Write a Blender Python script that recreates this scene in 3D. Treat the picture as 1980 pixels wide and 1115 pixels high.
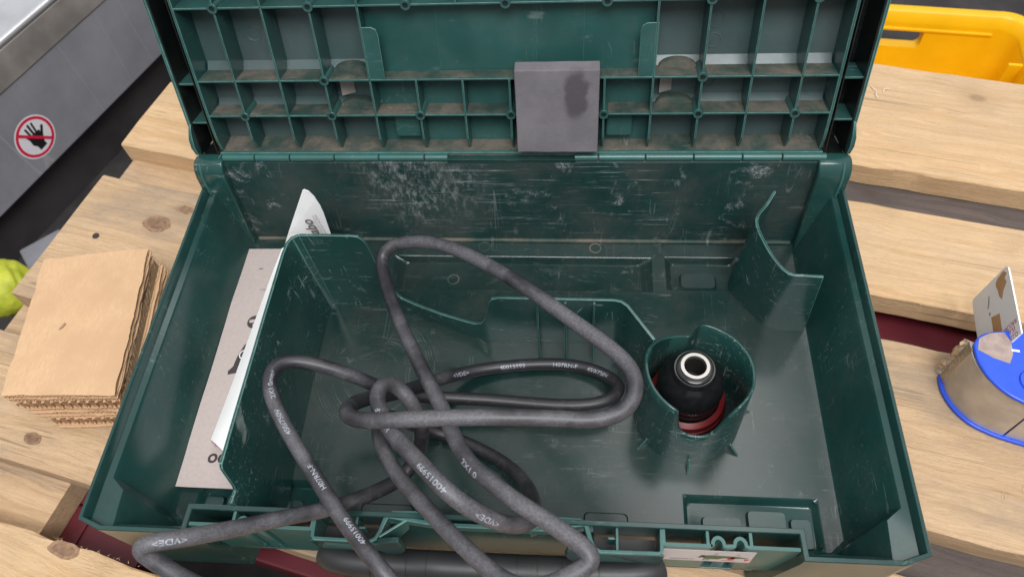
import bpy, bmesh, math, random
from mathutils import Vector, Matrix, noise

S = 0.001                      # everything below is authored in millimetres
rad = math.radians
scene = bpy.context.scene
for o in list(bpy.data.objects):
    bpy.data.objects.remove(o)

# ------------------------------------------------------------------ camera
cam_d = bpy.data.cameras.new("camera")
cam_d.sensor_width = 36.0
cam_d.lens = 1450.43 / 1980.0 * 36.0
cam_d.clip_start = 0.01
cam_d.clip_end = 50.0
cam_d.dof.use_dof = True
cam_d.dof.focus_distance = 0.50
cam_d.dof.aperture_fstop = 11.0
cam = bpy.data.objects.new("camera", cam_d)
scene.collection.objects.link(cam)
cam.matrix_world = Matrix(((0.996003, -0.014068, 0.088209, 0.051623),
                           (0.060256, 0.834804, -0.547239, -0.110149),
                           (-0.065939, 0.550367, 0.832315, 0.430531),
                           (0, 0, 0, 1)))
scene.camera = cam

# ------------------------------------------------------------------ light
world = bpy.data.worlds.new("World")
scene.world = world
world.use_nodes = True
wn = world.node_tree.nodes
wl = world.node_tree.links
wn.clear()
w_out = wn.new("ShaderNodeOutputWorld")
w_bg = wn.new("ShaderNodeBackground")
w_tc = wn.new("ShaderNodeTexCoord")
w_sep = wn.new("ShaderNodeSeparateXYZ")
w_mr = wn.new("ShaderNodeMapRange")
w_mr.inputs["From Min"].default_value = -0.35
w_mr.inputs["From Max"].default_value = 0.9
w_rmp = wn.new("ShaderNodeValToRGB")
w_rmp.color_ramp.elements[0].color = (0.05, 0.047, 0.045, 1)
w_rmp.color_ramp.elements[1].color = (0.66, 0.675, 0.69, 1)
w_e = w_rmp.color_ramp.elements.new(0.4)
w_e.color = (0.26, 0.26, 0.27, 1)
wl.new(w_tc.outputs["Generated"], w_sep.inputs[0])
wl.new(w_sep.outputs["Z"], w_mr.inputs["Value"])
wl.new(w_mr.outputs[0], w_rmp.inputs[0])
wl.new(w_rmp.outputs[0], w_bg.inputs["Color"])
w_bg.inputs["Strength"].default_value = 0.95
wl.new(w_bg.outputs[0], w_out.inputs[0])


def area_lamp(name, loc, target, sx, sy, power, col):
    d = bpy.data.lights.new(name, 'AREA')
    d.shape = 'RECTANGLE'
    d.size = sx
    d.size_y = sy
    d.energy = power
    d.color = col
    o = bpy.data.objects.new(name, d)
    scene.collection.objects.link(o)
    o.location = loc
    o.rotation_euler = (Vector(target) - Vector(loc)).to_track_quat('-Z', 'Y').to_euler()
    return o


sky_strip = area_lamp("skylight_strip", (0.47, 1.15, 1.8), (0.47, 1.15, 0.0), 0.52, 1.7, 6.5, (1.0, 0.985, 0.97))
sky_strip.rotation_euler = (0, 0, 0)
area_lamp("added_key_lamp", (0.25, -0.75, 1.9), (0.0, 0.15, 0.0), 1.3, 0.8, 34.0, (0.98, 0.99, 1.0))  # unseen key and fill lamp, added overhead behind the camera

vs = scene.view_settings
vs.view_transform = 'Standard'
vs.look = 'None'
vs.exposure = 0.5
vs.gamma = 1.0
vs.use_curve_mapping = False
scene.render.resolution_x = 1024
scene.render.resolution_y = 576

# ------------------------------------------------------------------ materials
MATS = {}


class NT:
    def __init__(self, name):
        self.m = bpy.data.materials.new(name)
        self.m.use_nodes = True
        self.n = self.m.node_tree.nodes
        self.l = self.m.node_tree.links
        self.p = self.n["Principled BSDF"]
        MATS[name] = self.m

    def new(self, t, **kw):
        nd = self.n.new(t)
        for k, v in kw.items():
            setattr(nd, k, v)
        return nd

    def link(self, a, b):
        self.l.new(a, b)

    def coords(self, scale=(1, 1, 1), rot=(0, 0, 0), loc=(0, 0, 0), rnd=False):
        """object coordinates in millimetres, then mapped"""
        tc = self.new("ShaderNodeTexCoord")
        a = self.new("ShaderNodeVectorMath", operation='SCALE')
        a.inputs["Scale"].default_value = 1000.0
        self.link(tc.outputs["Object"], a.inputs[0])
        src = a.outputs[0]
        if rnd:
            oi = self.new("ShaderNodeObjectInfo")
            c = self.new("ShaderNodeVectorMath", operation='MULTIPLY_ADD')
            c.inputs[1].default_value = (1, 1, 1)
            mu = self.new("ShaderNodeVectorMath", operation='SCALE')
            mu.inputs[0].default_value = (830, 410, 270)
            self.link(oi.outputs["Random"], mu.inputs["Scale"])
            self.link(src, c.inputs[0])
            self.link(mu.outputs[0], c.inputs[2])
            src = c.outputs[0]
        mp = self.new("ShaderNodeMapping")
        mp.inputs["Scale"].default_value = scale
        mp.inputs["Rotation"].default_value = rot
        mp.inputs["Location"].default_value = loc
        self.link(src, mp.inputs[0])
        return mp.outputs[0]

    def noise(self, vec, scale, detail=4, rough=0.55, dist=0.0):
        nd = self.new("ShaderNodeTexNoise")
        nd.inputs["Scale"].default_value = scale
        nd.inputs["Detail"].default_value = detail
        nd.inputs["Roughness"].default_value = rough
        nd.inputs["Distortion"].default_value = dist
        self.link(vec, nd.inputs["Vector"])
        return nd.outputs["Fac"]

    def ramp(self, fac, a, b, lo=0.0, hi=1.0):
        nd = self.new("ShaderNodeMapRange")
        nd.interpolation_type = 'SMOOTHSTEP'
        nd.inputs["From Min"].default_value = a
        nd.inputs["From Max"].default_value = b
        nd.inputs["To Min"].default_value = lo
        nd.inputs["To Max"].default_value = hi
        self.link(fac, nd.inputs["Value"])
        return nd.outputs[0]

    def math(self, op, a, b=None, c=None, clamp=False):
        nd = self.new("ShaderNodeMath", operation=op)
        nd.use_clamp = clamp
        for i, v in enumerate((a, b, c)):
            if v is None:
                continue
            if isinstance(v, (int, float)):
                nd.inputs[i].default_value = v
            else:
                self.link(v, nd.inputs[i])
        return nd.outputs[0]

    def hair(self, vec, scale, width, detail=2):
        """thin curved lines: the 0.5 contour of a noise"""
        f = self.noise(vec, scale, detail, 0.5, 0.4)
        d = self.math('ABSOLUTE', self.math('SUBTRACT', f, 0.5))
        return self.ramp(d, 0.0, width, 1.0, 0.0)

    def mix(self, fac, a, b):
        nd = self.new("ShaderNodeMix", data_type='RGBA')
        if isinstance(fac, (int, float)):
            nd.inputs[0].default_value = fac
        else:
            self.link(fac, nd.inputs[0])
        for i, v in ((6, a), (7, b)):
            if isinstance(v, tuple):
                nd.inputs[i].default_value = (*v[:3], 1)
            else:
                self.link(v, nd.inputs[i])
        return nd.outputs[2]

    def bump(self, h, strength, dist):
        nd = self.new("ShaderNodeBump")
        nd.inputs["Strength"].default_value = strength
        nd.inputs["Distance"].default_value = dist * S
        self.link(h, nd.inputs["Height"])
        self.link(nd.outputs[0], self.p.inputs["Normal"])

    def set(self, color=None, rough=None, metal=None, spec=None):
        for key, v in (("Base Color", color), ("Roughness", rough), ("Metallic", metal), ("Specular IOR Level", spec)):
            if v is None:
                continue
            if isinstance(v, tuple):
                self.p.inputs[key].default_value = (*v[:3], 1)
            elif isinstance(v, (int, float)):
                self.p.inputs[key].default_value = v
            else:
                self.link(v, self.p.inputs[key])


def simple(name, col, rough=0.5, metal=0.0, var=0.12, scale=0.05, bump=0.0, bscale=0.6):
    t = NT(name)
    v = t.coords()
    f = t.noise(v, scale, 5)
    dark = tuple(c * (1 - var) for c in col)
    lite = tuple(min(1, c * (1 + var)) for c in col)
    t.set(t.mix(t.ramp(f, 0.3, 0.7), dark, lite), t.ramp(f, 0.2, 0.8, rough * 0.9, min(1, rough * 1.1)), metal)
    if bump:
        t.bump(t.noise(v, bscale, 4), bump, 0.4)
    return t.m


def plastic(name, base, scuff, dust, rough=0.36, along=(0, 0, 0), wide=(1, 1, 1), scol=(0.30, 0.36, 0.34), dcol=(0.17, 0.155, 0.125), cover=0.0, rdust=0.30, swirl=None, hairs=0.55, zone=None):
    """moulded polypropylene with hairline scratches, chalky scuffs and a film of grinding dust"""
    t = NT(name)
    v = t.coords()
    patch = t.ramp(t.noise(v, 0.011, 3, 0.6), 0.50 - cover, 0.66 - cover)
    patch2 = t.ramp(t.noise(t.coords(loc=(91, 37, 55)), 0.02, 4, 0.65), 0.48 - cover, 0.62 - cover)
    v1 = t.coords(scale=(0.16 * wide[0], 1.0 * wide[1], 1.0 * wide[2]), rot=along)
    streak = t.ramp(t.noise(v1, 0.30, 6, 0.75, 0.3), 0.56, 0.74)
    brk = t.ramp(t.noise(t.coords(loc=(5, 71, 33)), 0.06, 2, 0.6), 0.50, 0.60)
    h1 = t.hair(t.coords(scale=(0.03, 1, 1), rot=along), 0.07, 0.006, 1)
    h2 = t.hair(t.coords(scale=(1, 0.04, 0.7), rot=(0.5, 0.35, 0.8)), 0.06, 0.005, 1)
    h3 = t.hair(t.coords(scale=(0.7, 0.7, 0.04), rot=(0.45, -0.5, -0.4)), 0.06, 0.005, 1)
    h4 = t.hair(t.coords(scale=(1, 0.05, 0.05), rot=(-0.3, 0.9, -0.7)), 0.09, 0.006, 1)
    h2 = t.math('MAXIMUM', h2, h4)
    grain = t.ramp(t.noise(v, 0.9, 3, 0.7), 0.42, 0.62)
    a = t.math('MULTIPLY', streak, patch)
    b = t.math('MULTIPLY', t.math('MULTIPLY', t.math('MAXIMUM', h1, t.math('MAXIMUM', h2, h3)), brk), patch2)
    chalk = t.math('MULTIPLY', t.ramp(t.noise(t.coords(loc=(13, 7, 29)), 0.035, 4, 0.7, 0.5), 0.66 - cover, 0.76 - cover * 0.6), grain)
    m = t.math('ADD', t.math('MULTIPLY', a, 0.75), t.math('MULTIPLY', b, hairs))
    m = t.math('ADD', m, t.math('MULTIPLY', chalk, 0.7))
    if zone:
        zs = t.new("ShaderNodeVectorMath", operation='SUBTRACT')
        zs.inputs[1].default_value = zone
        t.link(v, zs.inputs[0])
        zl = t.new("ShaderNodeVectorMath", operation='LENGTH')
        t.link(zs.outputs[0], zl.inputs[0])
        zd = t.math('ADD', zl.outputs["Value"], t.math('MULTIPLY', t.noise(v, 0.03, 4, 0.65), 70.0))
        zm = t.ramp(zd, 45.0, 100.0, 1.0, 0.0)
        zf = t.ramp(t.noise(t.coords(scale=(0.5, 1, 0.22), rot=(0, 0.35, 0)), 0.45, 6, 0.8), 0.44, 0.70)
        m = t.math('ADD', m, t.math('MULTIPLY', t.math('MULTIPLY', zm, zf), 0.5))
    if swirl:
        sv = t.new("ShaderNodeVectorMath", operation='SUBTRACT')
        sv.inputs[1].default_value = swirl
        t.link(v, sv.inputs[0])
        ln = t.new("ShaderNodeVectorMath", operation='LENGTH')
        t.link(sv.outputs[0], ln.inputs[0])
        dd = ln.outputs["Value"]
        cx_ = t.new("ShaderNodeCombineXYZ")
        t.link(t.math('ADD', dd, t.math('MULTIPLY', t.noise(v, 0.03, 2), 14.0)), cx_.inputs[0])
        arcs = t.ramp(t.noise(cx_.outputs[0], 0.55, 3, 0.8), 0.50, 0.72)
        zone = t.math('MULTIPLY', t.ramp(dd, 10.0, 22.0), t.ramp(dd, 40.0, 58.0, 1.0, 0.0))
        brk2 = t.ramp(t.noise(v, 0.05, 4, 0.75), 0.42, 0.66)
        m = t.math('ADD', m, t.math('MULTIPLY', t.math('MULTIPLY', arcs, zone), t.math('MULTIPLY', brk2, 1.8)))
    m = t.math('MULTIPLY', m, scuff, clamp=True)
    tone = t.mix(t.ramp(t.noise(v, 0.02, 3), 0.3, 0.7), tuple(c * 0.86 for c in base), tuple(c * 1.14 for c in base))
    film = t.math('MULTIPLY', t.math('MULTIPLY', t.ramp(t.noise(v, 0.018, 5, 0.7), 0.35, 0.75), t.ramp(t.noise(v, 0.6, 2, 0.7), 0.2, 0.6, 0.5, 1.0)), dust, clamp=True)
    col = t.mix(film, tone, dcol)
    col = t.mix(m, col, scol)
    r = t.math('ADD', t.math('MULTIPLY', t.math('MAXIMUM', m, film), rdust), rough, clamp=True)
    t.set(col, r)
    t.bump(t.math('ADD', t.noise(v, 2.2, 2), t.math('MULTIPLY', m, 1.2)), 0.10, 0.25)
    return t.m


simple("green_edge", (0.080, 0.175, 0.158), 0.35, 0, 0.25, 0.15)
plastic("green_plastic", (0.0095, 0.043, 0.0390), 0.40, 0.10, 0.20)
plastic("green_rim", (0.030, 0.108, 0.098), 0.30, 0.12, 0.30)
plastic("green_divider", (0.0115, 0.056, 0.050), 1.3, 0.12, 0.22, along=(0.2, 0.4, 0.7), cover=0.05)
plastic("green_back_wall", (0.0095, 0.040, 0.0365), 1.7, 0.85, 0.34, wide=(0.4, 1.6, 1.6), scol=(0.26, 0.28, 0.275), dcol=(0.055, 0.062, 0.056), cover=0.08, hairs=0.20, zone=(-72, 140, 78))
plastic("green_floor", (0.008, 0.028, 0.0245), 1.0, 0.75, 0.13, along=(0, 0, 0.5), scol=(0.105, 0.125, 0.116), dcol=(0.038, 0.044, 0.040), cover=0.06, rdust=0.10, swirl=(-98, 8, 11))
plastic("green_lid", (0.0165, 0.074, 0.068), 0.55, 0.14, 0.30)
plastic("green_lid_panel", (0.050, 0.084, 0.084), 0.35, 0.40, 0.30, scol=(0.20, 0.22, 0.22), dcol=(0.10, 0.105, 0.105))
plastic("dusty_ledge", (0.020, 0.050, 0.042), 0.7, 1.5, 0.60, scol=(0.36, 0.32, 0.27), dcol=(0.14, 0.12, 0.095))
plastic("shade_black", (0.0045, 0.0075, 0.0075), 0.15, 0.1, 0.30)  # black painted for the shade in lid channels and boss holes
plastic("black_plastic", (0.020, 0.020, 0.021), 0.20, 0.35, 0.42, scol=(0.12, 0.12, 0.115), dcol=(0.035, 0.034, 0.032))
simple("bore_dark", (0.02, 0.018, 0.016), 0.5)
simple("knot_wood", (0.27, 0.16, 0.092), 0.8, 0, 0.25, 0.35)
simple("knot_heart_wood", (0.21, 0.122, 0.072), 0.8, 0, 0.35, 0.18)
simple("gloss_black", (0.010, 0.010, 0.011), 0.22, 0, 0.2, 0.2)
simple("steel", (0.50, 0.47, 0.44), 0.42, 1.0, 0.10, 0.1)
simple("red_rubber", (0.17, 0.012, 0.014), 0.45, 0, 0.15, 0.1)
simple("paper_white", (0.88, 0.87, 0.86), 0.75, 0, 0.03, 0.03)
simple("label_paper", (0.52, 0.48, 0.49), 0.5, 0, 0.05, 0.05)  # white label dulled, its partial shade put into the paper colour
simple("paper_edge", (0.42, 0.33, 0.32), 0.8, 0, 0.15, 0.5)
simple("pink_print", (0.62, 0.10, 0.30), 0.6, 0, 0.1, 0.1)
simple("ink_dark", (0.045, 0.035, 0.035), 0.6, 0, 0.1, 0.1)
simple("ink_grey", (0.17, 0.15, 0.15), 0.6, 0, 0.1, 0.1)
simple("ink_red", (0.55, 0.03, 0.05), 0.6, 0, 0.25, 0.8)
simple("print_white", (0.30, 0.31, 0.35), 0.6, 0, 0.35, 0.9)
simple("print_green", (0.06, 0.10, 0.05), 0.5, 0, 0.3, 0.5)
simple("sign_white", (0.78, 0.76, 0.79), 0.40, 0, 0.03, 0.1)
simple("sign_red", (0.66, 0.015, 0.055), 0.40, 0, 0.08, 0.2)
simple("sign_black", (0.014, 0.012, 0.013), 0.40, 0, 0.1, 0.1)
simple("blue_plastic", (0.025, 0.085, 0.62), 0.30, 0, 0.10, 0.06, 0.05, 0.6)
simple("tan_steel", (0.50, 0.45, 0.39), 0.24, 0.35, 0.14, 0.05)
simple("blade_steel", (0.42, 0.36, 0.29), 0.45, 0.6, 0.25, 0.3)
simple("tape_film", (0.34, 0.26, 0.23), 0.30, 0, 0.15, 0.2)
simple("brown_card", (0.50, 0.28, 0.13), 0.8, 0, 0.12, 0.1)
simple("tape_brown", (0.36, 0.24, 0.14), 0.35, 0, 0.15, 0.3)
simple("yellow_plastic", (0.86, 0.49, 0.004), 0.36, 0, 0.05, 0.02, 0.05, 0.3)
simple("steel_table", (0.34, 0.31, 0.285), 0.40, 0.3, 0.22, 0.02)
simple("steel_bright", (0.62, 0.62, 0.64), 0.30, 0.6, 0.10, 0.02)
simple("dark_gap", (0.030, 0.026, 0.027), 0.8, 0, 0.3, 0.02)
simple("floor_concrete", (0.035, 0.030, 0.030), 0.85, 0, 0.4, 0.02, 0.2, 0.1)
simple("splinter_wood", (0.50, 0.35, 0.20), 0.8, 0, 0.2, 0.3)
simple("shaving", (0.72, 0.62, 0.48), 0.7, 0, 0.1, 0.3)

# grey booklet cover
t = NT("paper_grey")
v = t.coords()
f = t.noise(v, 0.4, 6)
t.set(t.mix(t.ramp(f, 0.3, 0.7), (0.43, 0.36, 0.335), (0.47, 0.395, 0.37)), 0.62)

# foam
t = NT("foam_grey")
v = t.coords()
cells = t.noise(v, 1.6, 3, 0.7)
blot = t.ramp(t.noise(v, 0.03, 5, 0.65), 0.35, 0.7)
dst = t.new("ShaderNodeVectorMath", operation='DISTANCE')
vd = t.new("ShaderNodeVectorMath", operation='MULTIPLY')
vd.inputs[1].default_value = (1.5, 0.72, 1.0)
t.link(t.math('MULTIPLY', 1.0, 1.0), t.new("ShaderNodeMath").inputs[0])
wob = t.new("ShaderNodeTexNoise")
wob.inputs["Scale"].default_value = 0.12
wob.inputs["Detail"].default_value = 4
t.link(v, wob.inputs["Vector"])
wv = t.new("ShaderNodeVectorMath", operation='MULTIPLY_ADD')
wv.inputs[1].default_value = (9, 9, 0)
t.link(wob.outputs["Color"], wv.inputs[0])
t.link(v, wv.inputs[2])
t.link(wv.outputs[0], vd.inputs[0])
t.link(vd.outputs[0], dst.inputs[0])
dst.inputs[1].default_value = ((48.0 + 4.5) * 1.5, (54.0 + 4.5) * 0.72, 9.5)
stain = t.ramp(dst.outputs["Value"], 9.0, 16.0, 1.0, 0.0)
col = t.mix(blot, (0.150, 0.138, 0.150), (0.190, 0.175, 0.188))
col = t.mix(t.math('MULTIPLY', stain, 0.72), col, (0.060, 0.048, 0.056))
t.set(col, 0.95, spec=0.2)
t.bump(cells, 0.7, 0.8)

# rubber cable with wiped-on grey dust
t = NT("cable_rubber")
v = t.coords()
sep = t.new("ShaderNodeSeparateXYZ")
t.link(v, sep.inputs[0])
hgt = t.math('MULTIPLY', t.math('SUBTRACT', sep.outputs["Z"], 70.0), 0.0022)
d1 = t.ramp(t.math('ADD', t.noise(v, 0.020, 4, 0.6), hgt), 0.43, 0.70)
d2 = t.ramp(t.noise(v, 0.8, 5, 0.8), 0.36, 0.70, 0.35, 1.0)
d3 = t.hair(v, 0.05, 0.02)
m = t.math('MULTIPLY', d1, d2)
m = t.math('ADD', t.math('MULTIPLY', m, 0.62), t.math('MULTIPLY', d3, 0.08), clamp=True)
t.set(t.mix(m, (0.024, 0.023, 0.027), (0.21, 0.20, 0.215)), t.math('ADD', t.math('MULTIPLY', m, 0.35), 0.40))
t.bump(t.noise(v, 0.9, 4, 0.7), 0.10, 0.3)

# cardboard
t = NT("cardboard")
v = t.coords(rnd=True)
fib = t.noise(t.coords(scale=(1, 0.25, 1), rnd=True), 0.9, 4, 0.7)
blt = t.noise(v, 0.03, 4)
col = t.mix(t.ramp(fib, 0.3, 0.7), (0.55, 0.350, 0.200), (0.63, 0.415, 0.245))
col = t.mix(t.ramp(blt, 0.35, 0.7), col, (0.53, 0.335, 0.195))
t.set(col, 0.85, spec=0.2)
t.bump(fib, 0.08, 0.2)
t = NT("cardboard_edge")
v = t.coords(rnd=True)
fib = t.noise(v, 0.8, 4, 0.7)
t.set(t.mix(t.ramp(fib, 0.3, 0.7), (0.30, 0.19, 0.11), (0.50, 0.35, 0.22)), 0.9, spec=0.2)


def wood(name, lite, dark, grey, weather):
    t = NT(name)
    v = t.coords(rnd=True)
    warp = t.noise(t.coords(scale=(0.25, 1, 1), rnd=True), 0.02, 3)
    gv = t.new("ShaderNodeVectorMath", operation='MULTIPLY_ADD')
    gv.inputs[1].default_value = (0, 40, 0)
    wc = t.new("ShaderNodeCombineXYZ")
    t.link(warp, wc.inputs[1])
    t.link(wc.outputs[0], gv.inputs[0])
    t.link(v, gv.inputs[2])
    mp = t.new("ShaderNodeMapping")
    mp.inputs["Scale"].default_value = (0.03, 1.0, 1.0)
    t.link(gv.outputs[0], mp.inputs[0])
    rings = t.noise(mp.outputs[0], 0.16, 5, 0.7, 0.5)
    fine = t.noise(mp.outputs[0], 1.1, 5, 0.8)
    # knots
    kv = t.coords(scale=(0.0085, 0.014, 0.0), rnd=True)
    vo = t.new("ShaderNodeTexVoronoi")
    vo.voronoi_dimensions = '2D'
    vo.inputs["Scale"].default_value = 1.0
    t.link(kv, vo.inputs["Vector"])
    kn = t.ramp(vo.outputs["Distance"], 0.035, 0.085, 1.0, 0.0)
    kr = t.ramp(vo.outputs["Distance"], 0.05, 0.30, 1.0, 0.0)
    sel = t.ramp(t.noise(kv, 0.8, 1), 0.52, 0.58)
    kn = t.math('MULTIPLY', kn, sel)
    kr = t.math('MULTIPLY', kr, sel)
    col = t.mix(t.ramp(rings, 0.40, 0.66), lite, dark)
    col = t.mix(t.math('MULTIPLY', t.ramp(fine, 0.46, 0.66), 0.42), col, tuple(c * 0.60 for c in dark))
    col = t.mix(t.math('MULTIPLY', t.ramp(t.noise(v, 0.25, 6, 0.8), 0.5, 0.72), 0.30), col, tuple(c * 0.66 for c in dark))
    ck = t.hair(t.coords(scale=(0.014, 1, 1), rnd=True), 0.045, 0.010, 2)
    ckm = t.ramp(t.noise(t.coords(scale=(0.5, 1, 1), loc=(40, 9, 3), rnd=True), 0.02, 3), 0.52, 0.60)
    col = t.mix(t.math('MULTIPLY', t.math('MULTIPLY', ck, ckm), 0.7), col, tuple(c * 0.35 for c in dark))
    wth = t.math('MULTIPLY', t.ramp(t.noise(t.coords(scale=(0.4, 1, 1), rnd=True), 0.016, 5, 0.65), 0.42, 0.68), weather)
    col = t.mix(wth, col, grey)
    spk = t.math('MULTIPLY', t.ramp(t.noise(t.coords(scale=(0.3, 1, 1), rnd=True), 0.35, 3, 0.8), 0.64, 0.74), 0.35)
    col = t.mix(spk, col, tuple(c * 0.55 for c in dark))
    col = t.mix(t.math('MULTIPLY', kr, 0.4), col, tuple(c * 0.7 for c in dark))
    col = t.mix(t.math('MULTIPLY', kn, 0.35), col, (0.10, 0.055, 0.035))
    t.set(col, 0.82, spec=0.25)
    t.bump(t.math('ADD', fine, t.math('MULTIPLY', t.noise(t.coords(scale=(0.35, 1, 1), rnd=True), 0.5, 6, 0.8), 1.8)), 0.8, 1.0)
    return t.m


wood("wood_pale", (0.75, 0.51, 0.295), (0.66, 0.425, 0.225), (0.50, 0.39, 0.28), 0.30)
wood("wood_worn", (0.68, 0.47, 0.285), (0.56, 0.37, 0.215), (0.33, 0.26, 0.195), 0.75)
wood("wood_dull", (0.17, 0.13, 0.115), (0.12, 0.092, 0.080), (0.11, 0.095, 0.09), 0.7)

# dark red painted boards
t = NT("red_paint")
v = t.coords()
wr = t.ramp(t.noise(v, 0.05, 5, 0.7), 0.62, 0.70)
t.set(t.mix(t.math('MULTIPLY', wr, 0.3), t.mix(t.noise(v, 0.02, 4), (0.085, 0.008, 0.014), (0.125, 0.012, 0.019)), (0.25, 0.14, 0.12)), 0.5)

# grey painted machine sheet with run marks and specks
t = NT("machine_grey")
v = t.coords()
run = t.ramp(t.noise(t.coords(scale=(1, 1, 0.03)), 0.06, 3), 0.60, 0.72)
spk = t.ramp(t.noise(v, 0.22, 3, 0.8), 0.68, 0.74)
hl = t.hair(t.coords(scale=(0.6, 1, 0.03)), 0.022, 0.006, 1)
col = t.mix(t.ramp(t.noise(v, 0.012, 5, 0.65), 0.3, 0.7), (0.215, 0.213, 0.235), (0.275, 0.272, 0.295))
col = t.mix(t.math('MULTIPLY', run, 0.15), col, (0.34, 0.33, 0.34))
col = t.mix(t.math('MULTIPLY', t.math('MAXIMUM', spk, hl), 0.35), col, (0.45, 0.43, 0.43))
t.set(col, 0.5)

# lime cloth
t = NT("lime_cloth")
v = t.coords()
t.set(t.mix(t.ramp(t.noise(v, 0.05, 4), 0.3, 0.7), (0.36, 0.40, 0.02), (0.55, 0.56, 0.05)), 0.6)
t.bump(t.noise(v, 0.15, 4), 0.5, 2.0)

# ------------------------------------------------------------------ mesh helpers
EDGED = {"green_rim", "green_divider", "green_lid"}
ORG = {}
C = scene.collection.objects


def mk(name, geo, mat, parent=None, smooth=False, bevel=0.0, seg=2, kind=None, loc=None, ang=35):
    V, F = geo
    org = Vector((0, 0, 0))
    if parent is not None and parent in ORG:
        org = ORG[parent]
    me = bpy.data.meshes.new(name)
    me.from_pydata([((x - org.x) * S, (y - org.y) * S, (z - org.z) * S) for x, y, z in V], [], F)
    me.validate()
    me.update()
    bm = bmesh.new()
    bm.from_mesh(me)
    bmesh.ops.recalc_face_normals(bm, faces=bm.faces)
    bm.to_mesh(me)
    bm.free()
    me.materials.append(MATS[mat])
    o = bpy.data.objects.new(name, me)
    C.link(o)
    if parent is not None:
        o.parent = parent
    if loc is not None:
        o.location = Vector(loc) * S
    if smooth:
        for p in me.polygons:
            p.use_smooth = True
        me.set_sharp_from_angle(angle=rad(ang))
    if bevel:
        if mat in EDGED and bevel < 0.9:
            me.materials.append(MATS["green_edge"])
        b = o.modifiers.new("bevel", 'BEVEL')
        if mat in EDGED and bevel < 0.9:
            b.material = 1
        b.width = bevel * S
        b.segments = seg
        b.limit_method = 'ANGLE'
        b.angle_limit = rad(30)
        b.harden_normals = False
    if kind:
        o["kind"] = kind
    ORG[o] = org
    return o


def share(src, name, parent, loc=(0, 0, 0), rz=0.0):
    o = bpy.data.objects.new(name, src.data)
    C.link(o)
    o.parent = parent
    o.location = Vector(loc) * S
    o.rotation_euler = (0, 0, rz)
    ORG[o] = ORG[src]
    return o


def tag(o, label, cat, group=None):
    o["label"] = label
    o["category"] = cat
    if group:
        o["group"] = group
    return o


def thing(name, label, cat, loc, rot=(0, 0, 0), group=None, local=False):
    e = bpy.data.objects.new(name, None)
    e.empty_display_size = 0.02
    C.link(e)
    e.location = Vector(loc) * S
    e.rotation_euler = rot
    tag(e, label, cat, group)
    ORG[e] = Vector((0, 0, 0)) if local else Vector(loc)
    return e


def box(x0, x1, y0, y1, z0, z1):
    V = [(x, y, z) for z in (z0, z1) for y in (y0, y1) for x in (x0, x1)]
    return V, [(0, 1, 3, 2), (4, 6, 7, 5), (0, 4, 5, 1), (2, 3, 7, 6), (0, 2, 6, 4), (1, 5, 7, 3)]


def merge(*gs):
    V, F = [], []
    for v, f in gs:
        n = len(V)
        V += list(v)
        F += [tuple(i + n for i in q) for q in f]
    return V, F


def xform(g, M):
    return [tuple(M @ Vector(v)) for v in g[0]], g[1]


def prism(poly, z0, z1):
    n = len(poly)
    V = [(x, y, z0) for x, y in poly] + [(x, y, z1) for x, y in poly]
    F = [tuple(range(n - 1, -1, -1)), tuple(range(n, 2 * n))]
    F += [(i, (i + 1) % n, n + (i + 1) % n, n + i) for i in range(n)]
    return V, F


def loft(loops, closed=True, cap0=False, cap1=False):
    n = len(loops[0])
    V = [tuple(p) for l in loops for p in l]
    F = []
    for k in range(len(loops) - 1):
        for i in range(n if closed else n - 1):
            j = (i + 1) % n
            F.append((k * n + i, k * n + j, (k + 1) * n + j, (k + 1) * n + i))
    if cap0:
        F.append(tuple(range(n - 1, -1, -1)))
    if cap1:
        F.append(tuple((len(loops) - 1) * n + i for i in range(n)))
    return V, F


def lathe(prof, n, cx=0, cy=0, closed=False):
    loops = []
    for r, z in prof:
        loops.append([(cx + r * math.cos(2 * math.pi * i / n), cy + r * math.sin(2 * math.pi * i / n), z) for i in range(n)])
    if closed:
        loops.append(loops[0])
    g = loft(loops)
    return g


def curtain(pts, th):
    """thin standing wall: pts = (x, y, ztop, zbot[, xb, yb])"""
    P = [Vector(p[:2]) for p in pts]
    Lf, Rt = [], []
    for i, p in enumerate(P):
        a = P[max(i - 1, 0)]
        b = P[min(i + 1, len(P) - 1)]
        d = (b - a)
        if d.length < 1e-6:
            d = Vector((1, 0))
        d.normalize()
        nrm = Vector((-d.y, d.x)) * th * 0.5
        Lf.append(nrm)
    loops = []
    for p, nrm in zip(pts, Lf):
        x, y, zt, zb = p[:4]
        xb, yb = (p[4], p[5]) if len(p) > 4 else (x, y)
        loops.append([(xb + nrm.x, yb + nrm.y, zb), (x + nrm.x, y + nrm.y, zt), (x - nrm.x, y - nrm.y, zt), (xb - nrm.x, yb - nrm.y, zb)])
    return loft(loops, True, True, True)


def catmull(P, n):
    P = [Vector(p) for p in P]
    out = []
    for i in range(len(P) - 1):
        p0 = P[max(i - 1, 0)]
        p1, p2 = P[i], P[i + 1]
        p3 = P[min(i + 2, len(P) - 1)]
        for k in range(n):
            u = k / n
            out.append(0.5 * ((2 * p1) + (p2 - p0) * u + (2 * p0 - 5 * p1 + 4 * p2 - p3) * u * u + (3 * p1 - p0 - 3 * p2 + p3) * u ** 3))
    out.append(P[-1])
    return out


def frames(path):
    T = []
    for i in range(len(path)):
        d = path[min(i + 1, len(path) - 1)] - path[max(i - 1, 0)]
        T.append(d.normalized())
    N = []
    n = T[0].orthogonal().normalized()
    for tt in T:
        n = (n - tt * n.dot(tt)).normalized()
        N.append(n.copy())
    return T, N


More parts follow.
